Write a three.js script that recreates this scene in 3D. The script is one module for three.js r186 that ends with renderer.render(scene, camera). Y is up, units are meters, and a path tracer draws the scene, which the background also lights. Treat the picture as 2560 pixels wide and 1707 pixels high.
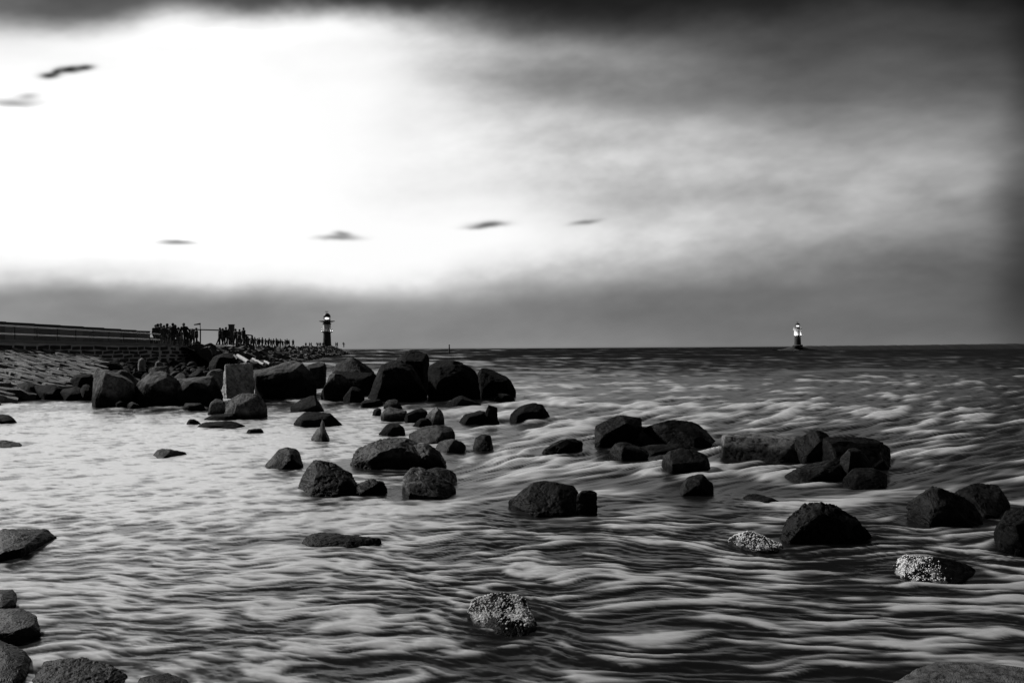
import * as THREE from 'three';
import { ConvexGeometry } from 'three/addons/geometries/ConvexGeometry.js';
import { ImprovedNoise } from 'three/addons/math/ImprovedNoise.js';
import { MarchingCubes } from 'three/addons/objects/MarchingCubes.js';
import { mergeGeometries, mergeVertices } from 'three/addons/utils/BufferGeometryUtils.js';

// ------------------------------------------------------------------ camera, sky, sun, exposure
const EYE = 1.8, FOV = 50;
const scene = new THREE.Scene();
const camera = new THREE.PerspectiveCamera(FOV, 1024 / 682, 0.1, 9000);
camera.position.set(0, EYE, 0);
camera.rotation.set(THREE.MathUtils.degToRad(0.526), 0, -0.0065);
camera.updateMatrixWorld(true);
const renderer = new THREE.WebGLRenderer({ antialias: true });
renderer.toneMapping = THREE.LinearToneMapping;
renderer.toneMappingExposure = 1;
renderer.shadowMap.enabled = true;

const SUN_AZ = -64, SUN_EL = 34;                       // degrees, azimuth from straight ahead, minus is left
const rad = THREE.MathUtils.degToRad;
const sunDir = new THREE.Vector3(Math.sin(rad(SUN_AZ)) * Math.cos(rad(SUN_EL)), Math.sin(rad(SUN_EL)), -Math.cos(rad(SUN_AZ)) * Math.cos(rad(SUN_EL)));
const sun = new THREE.DirectionalLight(new THREE.Color(1, 0.99, 0.98), 4.2);
sun.name = 'sun';
sun.position.copy(sunDir).multiplyScalar(150);
sun.castShadow = true; sun.shadow.radius = 9; sun.shadow.mapSize.set(4096, 4096);
Object.assign(sun.shadow.camera, { left: -90, right: 60, top: 60, bottom: -60, near: 1, far: 400 });
scene.add(sun, sun.target);

const perlin = new ImprovedNoise();
const N3 = (x, y, z) => perlin.noise(x, y, z);
const fbm = (x, y, z, o = 4, g = 0.5) => { let s = 0, a = 1, t = 0; for (let i = 0; i < o; i++) { s += a * N3(x, y, z); t += a; a *= g; x = x * 2.03 + 7.1; y = y * 2.03 + 3.7; z = z * 2.03 + 1.3; } return s / t; };
const clamp = (v, a = 0, b = 1) => Math.min(b, Math.max(a, v));
const smooth = (a, b, v) => { const t = clamp((v - a) / (b - a)); return t * t * (3 - 2 * t); };
const mix = (a, b, t) => a + (b - a) * t;
const toLin = (s) => { s = clamp(s / 255, 0, 4); return s <= 0.04045 ? s / 12.92 : ((s + 0.055) / 1.055) ** 2.4; };
function rng(seed) { let a = seed * 2654435761 >>> 0; return () => { a = (a + 0x6D2B79F5) >>> 0; let t = a; t = Math.imul(t ^ t >>> 15, t | 1); t ^= t + Math.imul(t ^ t >>> 7, t | 61); return ((t ^ t >>> 14) >>> 0) / 4294967296; }; }

// The overcast evening sky: a table of cloud tones by azimuth (columns, degrees) and height (rows, tangent of elevation), with cloud noise.
{
  const AZ = [-180, -125, -80, -55, -35, -27.6, -18.9, -9.3, 0.9, 11.2, 20.8, 28.5, 32.6, 35.4, 62, 110, 180];
  const TE = [0, 0.022, 0.045, 0.062, 0.078, 0.095, 0.122, 0.15, 0.21, 0.24, 0.3, 0.35, 0.39, 0.41, 0.44, 0.478, 0.62, 1.2];
  const T = [
    [50, 67, 150, 165, 165, 152, 144, 138, 135, 125, 117, 116, 110, 84, 86, 61, 50],
    [50, 67, 145, 158, 155, 143, 138, 132, 128, 118, 110, 108, 102, 78, 86, 61, 50],
    [49, 66, 140, 150, 145, 137, 134, 135, 126, 114, 108, 105, 99, 68, 85, 60, 49],
    [49, 66, 151, 145, 138, 138, 140, 148, 134, 118, 109, 103, 96, 64, 85, 60, 49],
    [49, 66, 160, 150, 150, 158, 176, 192, 158, 124, 111, 104, 97, 64, 85, 60, 49],
    [48, 66, 184, 195, 205, 222, 236, 236, 190, 150, 126, 111, 103, 66, 84, 59, 48],
    [48, 66, 216, 245, 250, 255, 257, 253, 234, 190, 149, 126, 116, 70, 84, 59, 48],
    [48, 66, 232, 262, 268, 270, 268, 255, 252, 213, 173, 147, 133, 76, 84, 59, 48],
    [47, 65, 238, 275, 285, 285, 272, 245, 234, 182, 169, 168, 152, 84, 83, 58, 47],
    [46, 64, 238, 280, 288, 285, 272, 245, 230, 192, 180, 172, 154, 84, 82, 58, 46],
    [46, 63, 232, 272, 280, 275, 266, 245, 218, 186, 162, 142, 127, 66, 81, 57, 46],
    [45, 62, 221, 262, 264, 262, 258, 243, 170, 130, 112, 98, 88, 50, 80, 56, 45],
    [45, 62, 211, 252, 256, 258, 256, 238, 154, 136, 92, 76, 69, 42, 80, 56, 45],
    [44, 62, 194, 246, 248, 254, 254, 234, 158, 128, 82, 68, 62, 38, 79, 55, 44],
    [44, 62, 162, 205, 215, 240, 250, 212, 92, 78, 72, 60, 54, 32, 79, 55, 44],
    [43, 61, 105, 95, 112, 98, 76, 58, 34, 34, 34, 32, 30, 24, 78, 54, 43],
    [43, 61, 80, 66, 58, 52, 46, 42, 40, 40, 44, 50, 51, 56, 78, 54, 43],
    [48, 53, 72, 78, 74, 72, 70, 70, 70, 70, 70, 72, 72, 74, 64, 48, 48],
  ];
  const cr = (a, b, c, d, t) => { const v = b + 0.5 * t * (c - a + t * (2 * a - 5 * b + 4 * c - d + t * (3 * (b - c) + d - a))); return clamp(v, Math.min(b, c) - 6, Math.max(b, c) + 6); };
  const find = (L, v) => { let i = 0; while (i < L.length - 2 && v > L[i + 1]) i++; return [i, clamp((v - L[i]) / (L[i + 1] - L[i]))]; };
  const look = (az, te) => {
    const [i, u] = find(AZ, az), [j, v] = find(TE, te), rows = [];
    for (let k = -1; k < 3; k++) { const r = T[clamp(j + k, 0, TE.length - 1)]; rows.push(cr(r[Math.max(i - 1, 0)], r[i], r[i + 1], r[Math.min(i + 2, AZ.length - 1)], u)); }
    return cr(...rows, v);
  };
  // small dark cloud shreds: azimuth, tangent of elevation, half width, half height, slope, depth
  const shreds = [[-32.3, 0.379, 0.5, 0.0042, 0.1, 0.85], [-31.9, 0.385, 0.3, 0.0042, 0.4, 0.8], [-31.2, 0.388, 0.6, 0.0045, 0.1, 0.95], [-30.3, 0.391, 0.55, 0.004, 0.12, 0.8], [-34.3, 0.344, 1.3, 0.005, 0.0, 0.34], [-33.5, 0.353, 0.55, 0.004, 0.05, 0.25],
    [-24.6, 0.1475, 1.05, 0.0034, 0.0, 0.5], [-13.3, 0.152, 1.6, 0.0036, 0.06, 0.42], [-13.0, 0.1575, 0.7, 0.0034, 0, 0.4], [-1.7, 0.1685, 1.3, 0.004, 0.0, 0.5], [-2.4, 0.166, 1.3, 0.003, 0.05, 0.32], [5.8, 0.171, 1.1, 0.0028, 0.12, 0.4]];
  const W = 3072, H = 1536, data = new Float32Array(W * H * 4);
  for (let y = 0; y < H; y++) {
    const el = ((y + 0.5) / H - 0.5) * Math.PI;
    for (let x = 0; x < W; x++) {
      const o = (y * W + x) * 4; data[o + 3] = 1;
      if (el < -0.01) { data[o] = data[o + 1] = data[o + 2] = 0.1; continue; }
      const phi = ((x + 0.5) / W - 0.5) * 2 * Math.PI, dx = Math.cos(phi), dz = Math.sin(phi);
      const az = Math.atan2(dx, -dz) * 180 / Math.PI;
      const te = Math.max(0, Math.tan(Math.min(el, 1.5))) / Math.max(Math.cos(rad(az)), mix(0.82, 1, smooth(35, 90, Math.abs(az))));
      // cloud noise on a circle so that it closes behind; drawn out sideways
      const cx = dx * 5, cz = dz * 5, h = Math.min(te, 4);
      const warp = fbm(cx * 0.8 + 9, cz * 0.8, h * 3.2, 2);
      const n = fbm(cx * 1.5, cz * 1.5 + 4, h * 11, 5, 0.52), m = fbm(cx * 0.6 + 31, cz * 0.6, h * 15, 2), wisp = Math.abs(az) > 75 || te > 1 ? 0 : fbm(cx * 3.4 + 3, cz * 3.4, h * 42 - Math.atan2(dx, -dz) * 3.2, 4, 0.6);
      const lift = smooth(0.02, 0.14, te);
      let s = look(az + (warp * 4 + n * 1.6) * lift, Math.max(0, te + (n * 0.03 + warp * 0.03) * lift * Math.min(1, 0.5 + te)));
      const mid = 1 - smooth(205, 255, s);
      s *= 1 + (n * 0.2 + m * 0.2 + wisp * 0.13) * (0.12 + 0.88 * mid) * (0.4 + 0.6 * lift);
      if (Math.abs(az) < 40 && te < 0.4) for (const [a, t, w, hh, sl, dp] of shreds) {
        const ux = (az - a) / w, uy = (te - t - sl * (az - a) * 0.0175 + warp * 0.006 + n * 0.012) / hh, r = ux * ux + uy * uy;
        if (r < 9) s *= 1 - dp * Math.exp(-r * 1.1);
      }
      if (s > 254) s = 254 + (s - 254) * 3.2 * smooth(-12, -24, az);                     // the glow round the hidden sun is far brighter than the picture can show
      let v = toLin(Math.max(s, 8));
      data[o] = v; data[o + 1] = v; data[o + 2] = v;
    }
  }
  const tex = new THREE.DataTexture(data, W, H, THREE.RGBAFormat, THREE.FloatType);
  tex.mapping = THREE.EquirectangularReflectionMapping; tex.magFilter = THREE.LinearFilter; tex.minFilter = THREE.LinearFilter; tex.wrapS = THREE.RepeatWrapping; tex.needsUpdate = true;
  scene.background = tex; scene.environment = tex;
}

// ------------------------------------------------------------------ helpers
const counts = {};
function numbered(name) { const n = counts[name] ?? 0; counts[name] = n + 1; return n ? `${name}_${String(n).padStart(3, '0')}` : name; }
function tag(o, label, category, group, kind) { Object.assign(o.userData, { label }); if (category) o.userData.category = category; if (group) o.userData.group = group; if (kind) o.userData.kind = kind; return o; }
function mesh(name, geo, mat, parent) { const m = new THREE.Mesh(geo, mat); m.name = parent ? name : numbered(name); m.castShadow = m.receiveShadow = true; (parent ?? scene).add(m); return m; }
function group(name, p = [0, 0, 0], turn = 0) { const g = new THREE.Group(); g.name = numbered(name); g.position.set(...p); g.rotation.y = turn; scene.add(g); return g; }
// measuring: photograph pixels (2560 wide) to points in the place
const F = 853.5 / Math.tan(rad(FOV / 2));
const dirOf = (px, py) => new THREE.Vector3((px - 1280) / F, -(py - 853.5) / F, -1).applyQuaternion(camera.quaternion);
const at = (px, py, d) => { const v = dirOf(px, py); return v.multiplyScalar(d / -v.z).add(camera.position); };
const onLevel = (px, py, h = 0) => { const v = dirOf(px, py); return v.multiplyScalar((h - EYE) / v.y).add(camera.position); };

const std = (r, g, b, rough = 0.85, more = {}) => new THREE.MeshStandardMaterial({ color: new THREE.Color().setRGB(r, g ?? r, b ?? r), roughness: rough, ...more });
function noiseTexture(size, fn) {
  const d = new Uint8Array(size * size * 4);
  for (let y = 0; y < size; y++) for (let x = 0; x < size; x++) { const v = clamp(fn(x / size, y / size)) * 255, o = (y * size + x) * 4; d[o] = d[o + 1] = d[o + 2] = v; d[o + 3] = 255; }
  const t = new THREE.DataTexture(d, size, size); t.wrapS = t.wrapT = THREE.RepeatWrapping; t.magFilter = THREE.LinearFilter; t.needsUpdate = true; return t;
}
const tileNoise = (u, v, f, z) => { const a = 2 * Math.PI; const R = f / a; return N3(Math.cos(u * a) * R + z, Math.sin(u * a) * R + Math.cos(v * a) * R * 0.73, Math.sin(v * a) * R + z * 0.3); };
const grain = noiseTexture(512, (u, v) => 0.5 + 0.55 * tileNoise(u, v, 14, 1.3) + 0.4 * tileNoise(u, v, 40, 5.1) + 0.35 * tileNoise(u, v, 95, 8.7));
const rockMat = new THREE.MeshPhysicalMaterial({ vertexColors: true, roughness: 0.85, specularIntensity: 0.15, bumpMap: grain, bumpScale: 0.02 });
const smallRockMat = new THREE.MeshPhysicalMaterial({ vertexColors: true, roughness: 0.5, specularIntensity: 0.12, bumpMap: grain, bumpScale: 0.004 });

// ------------------------------------------------------------------ boulders: a faceted hull, rounded, roughened and weathered
function refine(geo, edge) {
  const g = mergeVertices(new THREE.BufferGeometry().setAttribute('position', geo.getAttribute('position').clone()), 1e-4);
  let P = []; const pa = g.getAttribute('position'); for (let i = 0; i < pa.count; i++) P.push([pa.getX(i), pa.getY(i), pa.getZ(i)]);
  let tris = []; const ix = g.index.array; for (let i = 0; i < ix.length; i += 3) if (ix[i] !== ix[i + 1] && ix[i + 1] !== ix[i + 2] && ix[i] !== ix[i + 2]) tris.push([ix[i], ix[i + 1], ix[i + 2]]);
  const e2 = edge * edge;
  for (let pass = 0; pass < 11 && tris.length < 30000; pass++) {
    const mids = new Map();
    const mid = (a, b) => {
      const A = P[a], B = P[b]; if ((A[0] - B[0]) ** 2 + (A[1] - B[1]) ** 2 + (A[2] - B[2]) ** 2 <= e2) return -1;
      const k = a < b ? a * 1e6 + b : b * 1e6 + a; if (!mids.has(k)) { mids.set(k, P.length); P.push([(A[0] + B[0]) / 2, (A[1] + B[1]) / 2, (A[2] + B[2]) / 2]); } return mids.get(k);
    };
    const out = [];
    for (const [a, b, c] of tris) {
      const x = mid(a, b), y = mid(b, c), z = mid(c, a), n = (x >= 0) + (y >= 0) + (z >= 0);
      if (n === 0) out.push([a, b, c]);
      else if (n === 3) out.push([a, x, z], [x, b, y], [z, y, c], [x, y, z]);
      else if (n === 1) { if (x >= 0) out.push([a, x, c], [x, b, c]); else if (y >= 0) out.push([a, b, y], [a, y, c]); else out.push([a, b, z], [z, b, c]); }
      else if (x < 0) out.push([c, z, y], [a, b, y], [a, y, z]);
      else if (y < 0) out.push([a, x, z], [x, b, c], [x, c, z]);
      else out.push([b, y, x], [a, x, y], [a, y, c]);
    }
    const done = out.length === tris.length; tris = out; if (done) break;
  }
  return { P, tris };
}
function relax(P, tris, times) {
  const nb = P.map(() => new Set()); for (const [a, b, c] of tris) { nb[a].add(b).add(c); nb[b].add(a).add(c); nb[c].add(a).add(b); }
  for (let k = 0; k < times; k++) {
    const Q = P.map((p, i) => { let x = 0, y = 0, z = 0; for (const j of nb[i]) { x += P[j][0]; y += P[j][1]; z += P[j][2]; } const n = nb[i].size || 1; return [mix(p[0], x / n, 0.6), mix(p[1], y / n, 0.6), mix(p[2], z / n, 0.6)]; });
    P = Q;
  }
  return P;
}
// tone: base colour; strata: relief of layers; rough: relief amount; wet: top of the dark band, wet stone plus painted shade of the fronts
function weather(parts, { size, edge, seed = 1, tone = 0.03, strata = 0.35, rough = 0.55, wet = 0.17, round = 1, patch = 0, grainScale = 2, wetShade = 0.16, soft = 0, speckle = 1, chips = 18 }) {
  const geos = [];
  const r = rng(seed), sx = r() * 50, sy = r() * 50, sz = r() * 50, tilt = new THREE.Vector3(r() - 0.5, 1, r() - 0.5).normalize();
  for (const hull of parts) {
    let { P, tris } = refine(hull, edge);
    let mx = 0, my = 0, mz = 0; for (const v of P) { mx += v[0] / P.length; my += v[1] / P.length; mz += v[2] / P.length; }
    for (let c = 0; c < chips; c++) {   // split-off corners and flat breaks
      const th = r() * 6.283, cz = r() * 1.5 - 0.5, sq = Math.sqrt(Math.max(0, 1 - cz * cz)), n = [Math.cos(th) * sq, cz, Math.sin(th) * sq]; let m = 0;
      for (const v of P) m = Math.max(m, (v[0] - mx) * n[0] + (v[1] - my) * n[1] + (v[2] - mz) * n[2]);
      const off = m * (0.8 + 0.18 * r());
      for (const v of P) { const e = (v[0] - mx) * n[0] + (v[1] - my) * n[1] + (v[2] - mz) * n[2] - off; if (e > 0) { v[0] -= n[0] * e; v[1] -= n[1] * e; v[2] -= n[2] * e; } }
    }
    P = relax(P, tris, round);
    let g = new THREE.BufferGeometry(); g.setAttribute('position', new THREE.BufferAttribute(new Float32Array(P.flat()), 3)); g.setIndex(tris.flat()); g.computeVertexNormals();
    const nn = g.getAttribute('normal'), pos = g.getAttribute('position'), col = new Float32Array(P.length * 3), uv = new Float32Array(P.length * 2);
    const q = 1.7 / size;
    for (let i = 0; i < P.length; i++) {
      const [x, y, z] = P[i], X = x * q + sx, Y = y * q + sy, Z = z * q + sz;
      const big = fbm(X, Y, Z, 4), ridge = 1 - 2 * Math.abs(fbm(X * 2.1 + 5, Y * 2.1, Z * 2.1, 4, 0.6)), fine = fbm(X * 9, Y * 9, Z * 9, 3, 0.65);
      let d = size * rough * (0.055 * big + 0.03 * fbm(X * 3.3 + 8, Y * 3.3, Z * 3.3, 2) - 0.022 * smooth(0.86, 1, ridge) + 0.017 * fine);
      if (strata) { const s = (x * tilt.x + y * tilt.y + z * tilt.z) / size * 15 + big * 4 + 1.6 * fbm(X * 3, Y * 3, Z * 3, 2); d += size * strata * 0.016 * smooth(-0.25, 0.25, fbm(X * 1.4 + 3, Y * 1.4, Z * 1.4, 2)) * (Math.abs((s % 1 + 1) % 1 - 0.5) * 2 - 0.5 + 0.5 * N3(s * 1.7, sx, X)); }
      pos.setXYZ(i, x + nn.getX(i) * d, y + nn.getY(i) * d, z + nn.getZ(i) * d);
      const crack = smooth(0.78, 0.97, ridge), mott = fbm(X * 4 + 20, Y * 4, Z * 4, 4, 0.65);
      const speck = fbm(X * 24, Y * 24, Z * 24, 2, 0.8);
      let t = tone * Math.max(0.25, 1 + 0.95 * mott + 0.5 * fine * speckle + 0.8 * speck * speckle) * (1 - 0.5 * crack);
      if (patch) t = mix(t, 0.42, patch * smooth(0.12, 0.32, mott + 0.35 * fine));
      t *= mix(wetShade, 1, smooth(wet - 0.06 - 0.2 * soft, wet + 0.1 + 0.3 * soft, y + (0.12 + 0.8 * soft) * big));
      t = clamp(t, 0.003, 0.7);
      col[i * 3] = t; col[i * 3 + 1] = t; col[i * 3 + 2] = t;
      const ax = Math.abs(nn.getX(i)), ay = Math.abs(nn.getY(i)), az = Math.abs(nn.getZ(i));
      uv[i * 2] = (ax > az && ax > ay ? z : x) * grainScale; uv[i * 2 + 1] = (ay > ax && ay > az ? z : y) * grainScale;
    }
    g.setAttribute('color', new THREE.BufferAttribute(col, 3)); g.setAttribute('uv', new THREE.BufferAttribute(uv, 2));
    g.computeVertexNormals(); geos.push(g);
  }
  return geos.length > 1 ? mergeGeometries(geos) : geos[0];
}
// A boulder from measured points of its outline: the outline stands in a plane through its middle, with a smaller front and back that give it its depth.
// lobes: outlines; base: pixel row where it meets the water; d: distance of its front where it does not; deep: depth against width; top: how much of its top slopes to the viewer; low: height of its foot
let rockSeed = 1; const feet = [];
function boulder(name, label, lobes, o = {}) {
  const seed = o.seed ?? rockSeed++, r = rng(seed + 77), hulls = [];
  let size = 0, centre = null, dist = 0;
  for (const lobe of lobes) {
    const pts = lobe, xs = pts.map((p) => p[0]), ys = pts.map((p) => p[1]);
    const x0 = Math.min(...xs), x1 = Math.max(...xs), y0 = Math.min(...ys), y1 = Math.max(...ys), cx = (x0 + x1) / 2, cy = (y0 + y1) / 2;
    const front = o.d ?? -onLevel(cx, o.base ?? y1, 0).z, k = front / F, w = (x1 - x0) * k, h = (y1 - y0) * k;
    const D = clamp((o.deep ?? 0.42) * w, 0.5 * h, 1.3 * Math.max(h, w * 0.3)), V = [], top = o.top ?? 0.25;
    const low = o.low ?? (front < 12 ? -0.16 : -0.35), flat = pts.filter((p) => p[2] === undefined), tl = flat.reduce((a, p) => p[0] < a[0] ? p : a), tr = flat.reduce((a, p) => p[0] > a[0] ? p : a);
    const chord = (x) => mix(tl[1], tr[1], clamp((x - tl[0]) / (tr[0] - tl[0]))), near = o.d === undefined && front < 15;
    const farthest = front + Math.min(1.1 * w, 2 * D), reachOf = (x, y) => clamp(-onLevel(x, y, 0).z, front, farthest);
    const dc = near ? clamp((reachOf(...tl) + reachOf(...tr)) / 2, front + 0.55 * D, farthest) : front + D * 0.85;
    if (front < 16 && !o.flat) feet.push({ x: at(cx, cy, dc).x, d: dc, r: w * 0.5 });
    if (o.flat) {   // a slab that lies level: its far outline is as high as its flat top
      let sx = 0, sz = 0; for (const [x, y] of pts) { const under = y >= chord(x) - 0.5, q = onLevel(x, y, under ? 0 : o.flat), f = q.clone(); f.y = low; V.push(q, f); sx += q.x / pts.length; sz += q.z / pts.length; if (under) V.push(q.clone().setY(o.flat * (0.5 + 0.5 * r())).lerp(new THREE.Vector3(at(cx, cy, -q.z).x, o.flat, q.z - 0.15 * w), 0.35)); }
      V.push(new THREE.Vector3(sx, o.flat * 1.25, sz)); hulls.push(new ConvexGeometry(V)); size = Math.max(size, Math.sqrt(w * h)); dist = front; centre = centre ?? new THREE.Vector3(sx, 0, sz); continue;
    }
    for (const [x, y, dz] of pts) {
      if (dz !== undefined) { V.push(at(x, y, dc - dz * D)); continue; }
      const up = clamp((y1 - y) / (y1 - y0)), under = y >= chord(x) - 0.5;
      if (near && under) {   // a point of the waterline: the foot of the rock stands right there
        const q = at(x, y, reachOf(x, y)), foot = q.clone(); foot.y = low; V.push(q, foot);
        const m = q.clone().lerp(at(cx, mix(y0, y1, 0.15 + top * 0.5), dc - 0.3 * D), 0.3 + 0.2 * r()); m.x += (r() - 0.5) * 0.12 * w; V.push(m); continue;
      }
      const footed = up < 0.45;
      V.push(at(x, y, dc));
      { const p = at(cx + (x - cx) * 0.97, y, dc); p.y = low; V.push(p); }
      for (const s of [1, -1]) {
        const f = s > 0 ? 0.62 + 0.22 * r() : 0.55 + 0.25 * r();
        const px = cx + (x - cx) * f, py = cy + (y - cy) * f + (s > 0 ? top : top * 0.4) * up * (y1 - y0) * 0.8;
        const p = at(px, py, dc - s * (near && s > 0 ? Math.min(D, dc - front) : D) * (0.7 + 0.35 * r())); if (footed) p.y = Math.min(p.y, low); V.push(p);
      }
    }
    hulls.push(new ConvexGeometry(V)); size = Math.max(size, Math.sqrt(w * h)); dist = front; centre = centre ?? at(cx, y1, dc).setY(Math.max(0, low));
  }
  const edge = Math.max(0.013, (o.fine ?? 2.0) * 2.5 * dist / F);
  for (const g of hulls) g.translate(-centre.x, -centre.y, -centre.z);
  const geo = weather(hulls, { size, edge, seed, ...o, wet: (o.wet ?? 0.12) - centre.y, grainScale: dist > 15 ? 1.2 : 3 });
  const m = mesh(name, geo, dist > 15 ? rockMat : smallRockMat); m.position.copy(centre);
  return tag(m, label, o.category ?? (name === 'boulder' ? 'boulder' : 'rock'), o.group);
}

// ------------------------------------------------------------------ the shore on the left: ground, pitched stone slope, mole with wall and railing
const quad = (A, B, C, D, u, v) => { const p = A.clone().lerp(B, u), q = D.clone().lerp(C, u); return p.lerp(q, v); };
const box = (w, h, d, x, y, z, ry = 0) => { const g = new THREE.BoxGeometry(w, h, d); g.rotateY(ry); g.translate(x, y, z); return g; };
// line of the mole: [distance, x of its right edge, height of its deck]
const LINE = [[24, -25.6, 2.42], [36, -26.9, 2.4], [46, -27.3, 2.34], [56, -27.6, 2.3], [66, -28.4, 2.24], [80, -30.6, 2.15], [110, -36.5, 2.1], [143, -43.0, 2.2], [190, -51.5, 2.35], [250, -61.0, 2.5], [262, -63.5, 2.3], [276, -67.5, 1.2], [284, -70, -0.6]];
const mole = (d) => { let i = 0; while (i < LINE.length - 2 && d > LINE[i + 1][0]) i++; const t = clamp((d - LINE[i][0]) / (LINE[i + 1][0] - LINE[i][0])); return [mix(LINE[i][1], LINE[i + 1][1], t), mix(LINE[i][2], LINE[i + 1][2], t)]; };
const footOf = (d) => mix(1.35, 0.75, smooth(38, 56, d));        // where the mole's side meets the shore
function shoreHeight(x, d) {
  const [mx, mh] = mole(d), s = x - mx, base = footOf(d);
  const reach = mix(9, 4.2, smooth(50, 90, d)), h = base - s / reach * (base + 0.25) + fbm(x * 0.9, d * 0.9, 3, 3) * 0.25;
  return s < 0 ? base + 0.1 : h - 0.12;
}
{
  const C = 90, R = 170, pos = [], ix = [];
  for (let j = 0; j < R; j++) { const d = 20 + j * 0.4; for (let i = 0; i < C; i++) { const x = mole(d)[0] - 2 + i * 0.16; pos.push(x, shoreHeight(x, d), -d); } }
  for (let j = 0; j < R - 1; j++) for (let i = 0; i < C - 1; i++) { const a = j * C + i; ix.push(a, a + 1, a + C, a + 1, a + C + 1, a + C); }
  const g = new THREE.BufferGeometry(); g.setAttribute('position', new THREE.Float32BufferAttribute(pos, 3)); g.setIndex(ix); g.computeVertexNormals();
  g.setAttribute('uv', new THREE.Float32BufferAttribute(pos.flatMap((v, i) => i % 3 === 1 ? [] : [v]), 2));
  tag(mesh('ground', g, std(0.045, 0.045, 0.045, 0.9, { bumpMap: grain, bumpScale: 0.05 })), 'dark stony ground at the foot of the mole', null, null, 'structure');
}
const stoneTones = [0.05, 0.085, 0.12, 0.16, 0.2].map((t) => std(t, t, t, 0.85, { bumpMap: grain, bumpScale: 0.02 }));
function slabShapes(n, seed, fx, fy, fz) {   // irregular low stones of about unit size
  const r = rng(seed), L = [];
  for (let k = 0; k < n; k++) {
    const V = [];
    for (let i = 0; i < 7; i++) { const a = (i + 0.6 * r()) / 7 * 2 * Math.PI, w = 0.42 + 0.1 * r(); for (const s of [-1, 1]) V.push(new THREE.Vector3(Math.cos(a) * w * (s > 0 ? 0.85 + 0.1 * r() : 1) * fx, s * 0.5 * (0.75 + 0.5 * r()) * fy, Math.sin(a) * w * (s > 0 ? 0.85 + 0.1 * r() : 1) * fz)); }
    const g = new ConvexGeometry(V), p = g.getAttribute('position'), uv = []; for (let i = 0; i < p.count; i++) uv.push(p.getX(i), p.getZ(i)); g.setAttribute('uv', new THREE.Float32BufferAttribute(uv, 2)); L.push(g);
  }
  return L;
}
// pitched stone slope
{
  const A = at(262, 897, 47), B = at(-60, 862, 38.5), C = onLevel(-70, 1022, 0.0), D = at(232, 958, 33);
  const bed = new THREE.BufferGeometry(); const P = [], ix = [], n = 24;
  for (let j = 0; j <= n; j++) for (let i = 0; i <= n; i++) { const p = quad(A, B, C, D, i / n, j / n); P.push(p.x, p.y - 0.14 - (j === n ? 0.5 : 0), p.z); }
  for (let j = 0; j < n; j++) for (let i = 0; i < n; i++) { const a = j * (n + 1) + i; ix.push(a, a + n + 1, a + 1, a + 1, a + n + 1, a + n + 2); }
  bed.setAttribute('position', new THREE.Float32BufferAttribute(P, 3)); bed.setIndex(ix); bed.computeVertexNormals();
  const slope = group('stone_slope'); tag(slope, 'pitched slope of flat grey stones running down from the mole to the water', 'stone slope', null, 'structure'); delete slope.userData.category;
  mesh('bed', bed, std(0.012), slope);
  const shapes = slabShapes(7, 41, 1, 0.34, 1), r = rng(5), rows = 22, cols = 14;
  const nrm = new THREE.Vector3().crossVectors(C.clone().sub(B), A.clone().sub(B)).normalize(); if (nrm.y < 0) nrm.negate();
  const along = A.clone().sub(B).normalize();
  for (let j = 0; j < rows; j++) for (let i = 0; i < cols; i++) {
    const v = (j + 0.5 + (r() - 0.5) * 0.3) / rows, u = (i + 0.5 + (j % 2) * 0.5 - 0.25 + (r() - 0.5) * 0.35) / cols, p = quad(A, B, C, D, clamp(u, 0, 1), v);
    if (v > 0.8 && r() < (v - 0.8) * 3) continue;
    const m = new THREE.Mesh(shapes[Math.floor(r() * 7)], stoneTones[Math.floor(r() * 5)]); m.name = 'stone'; m.castShadow = m.receiveShadow = true;
    const len = A.distanceTo(B) / cols, wid = B.distanceTo(C) / rows;
    m.scale.set(len * (0.75 + 0.65 * r()), 0.55 + 0.35 * r(), wid * (1.05 + 0.3 * r())); m.position.copy(p).addScaledVector(nrm, (r() - 0.5) * 0.1);
    const X = along.clone(), Z = new THREE.Vector3().crossVectors(X, nrm).normalize(); m.quaternion.setFromRotationMatrix(new THREE.Matrix4().makeBasis(X, nrm, Z));
    m.rotateZ((r() - 0.5) * 0.16); m.rotateX((r() - 0.5) * 0.24); m.rotateY((r() - 0.5) * 0.6);
    slope.add(m);
  }
}
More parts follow.
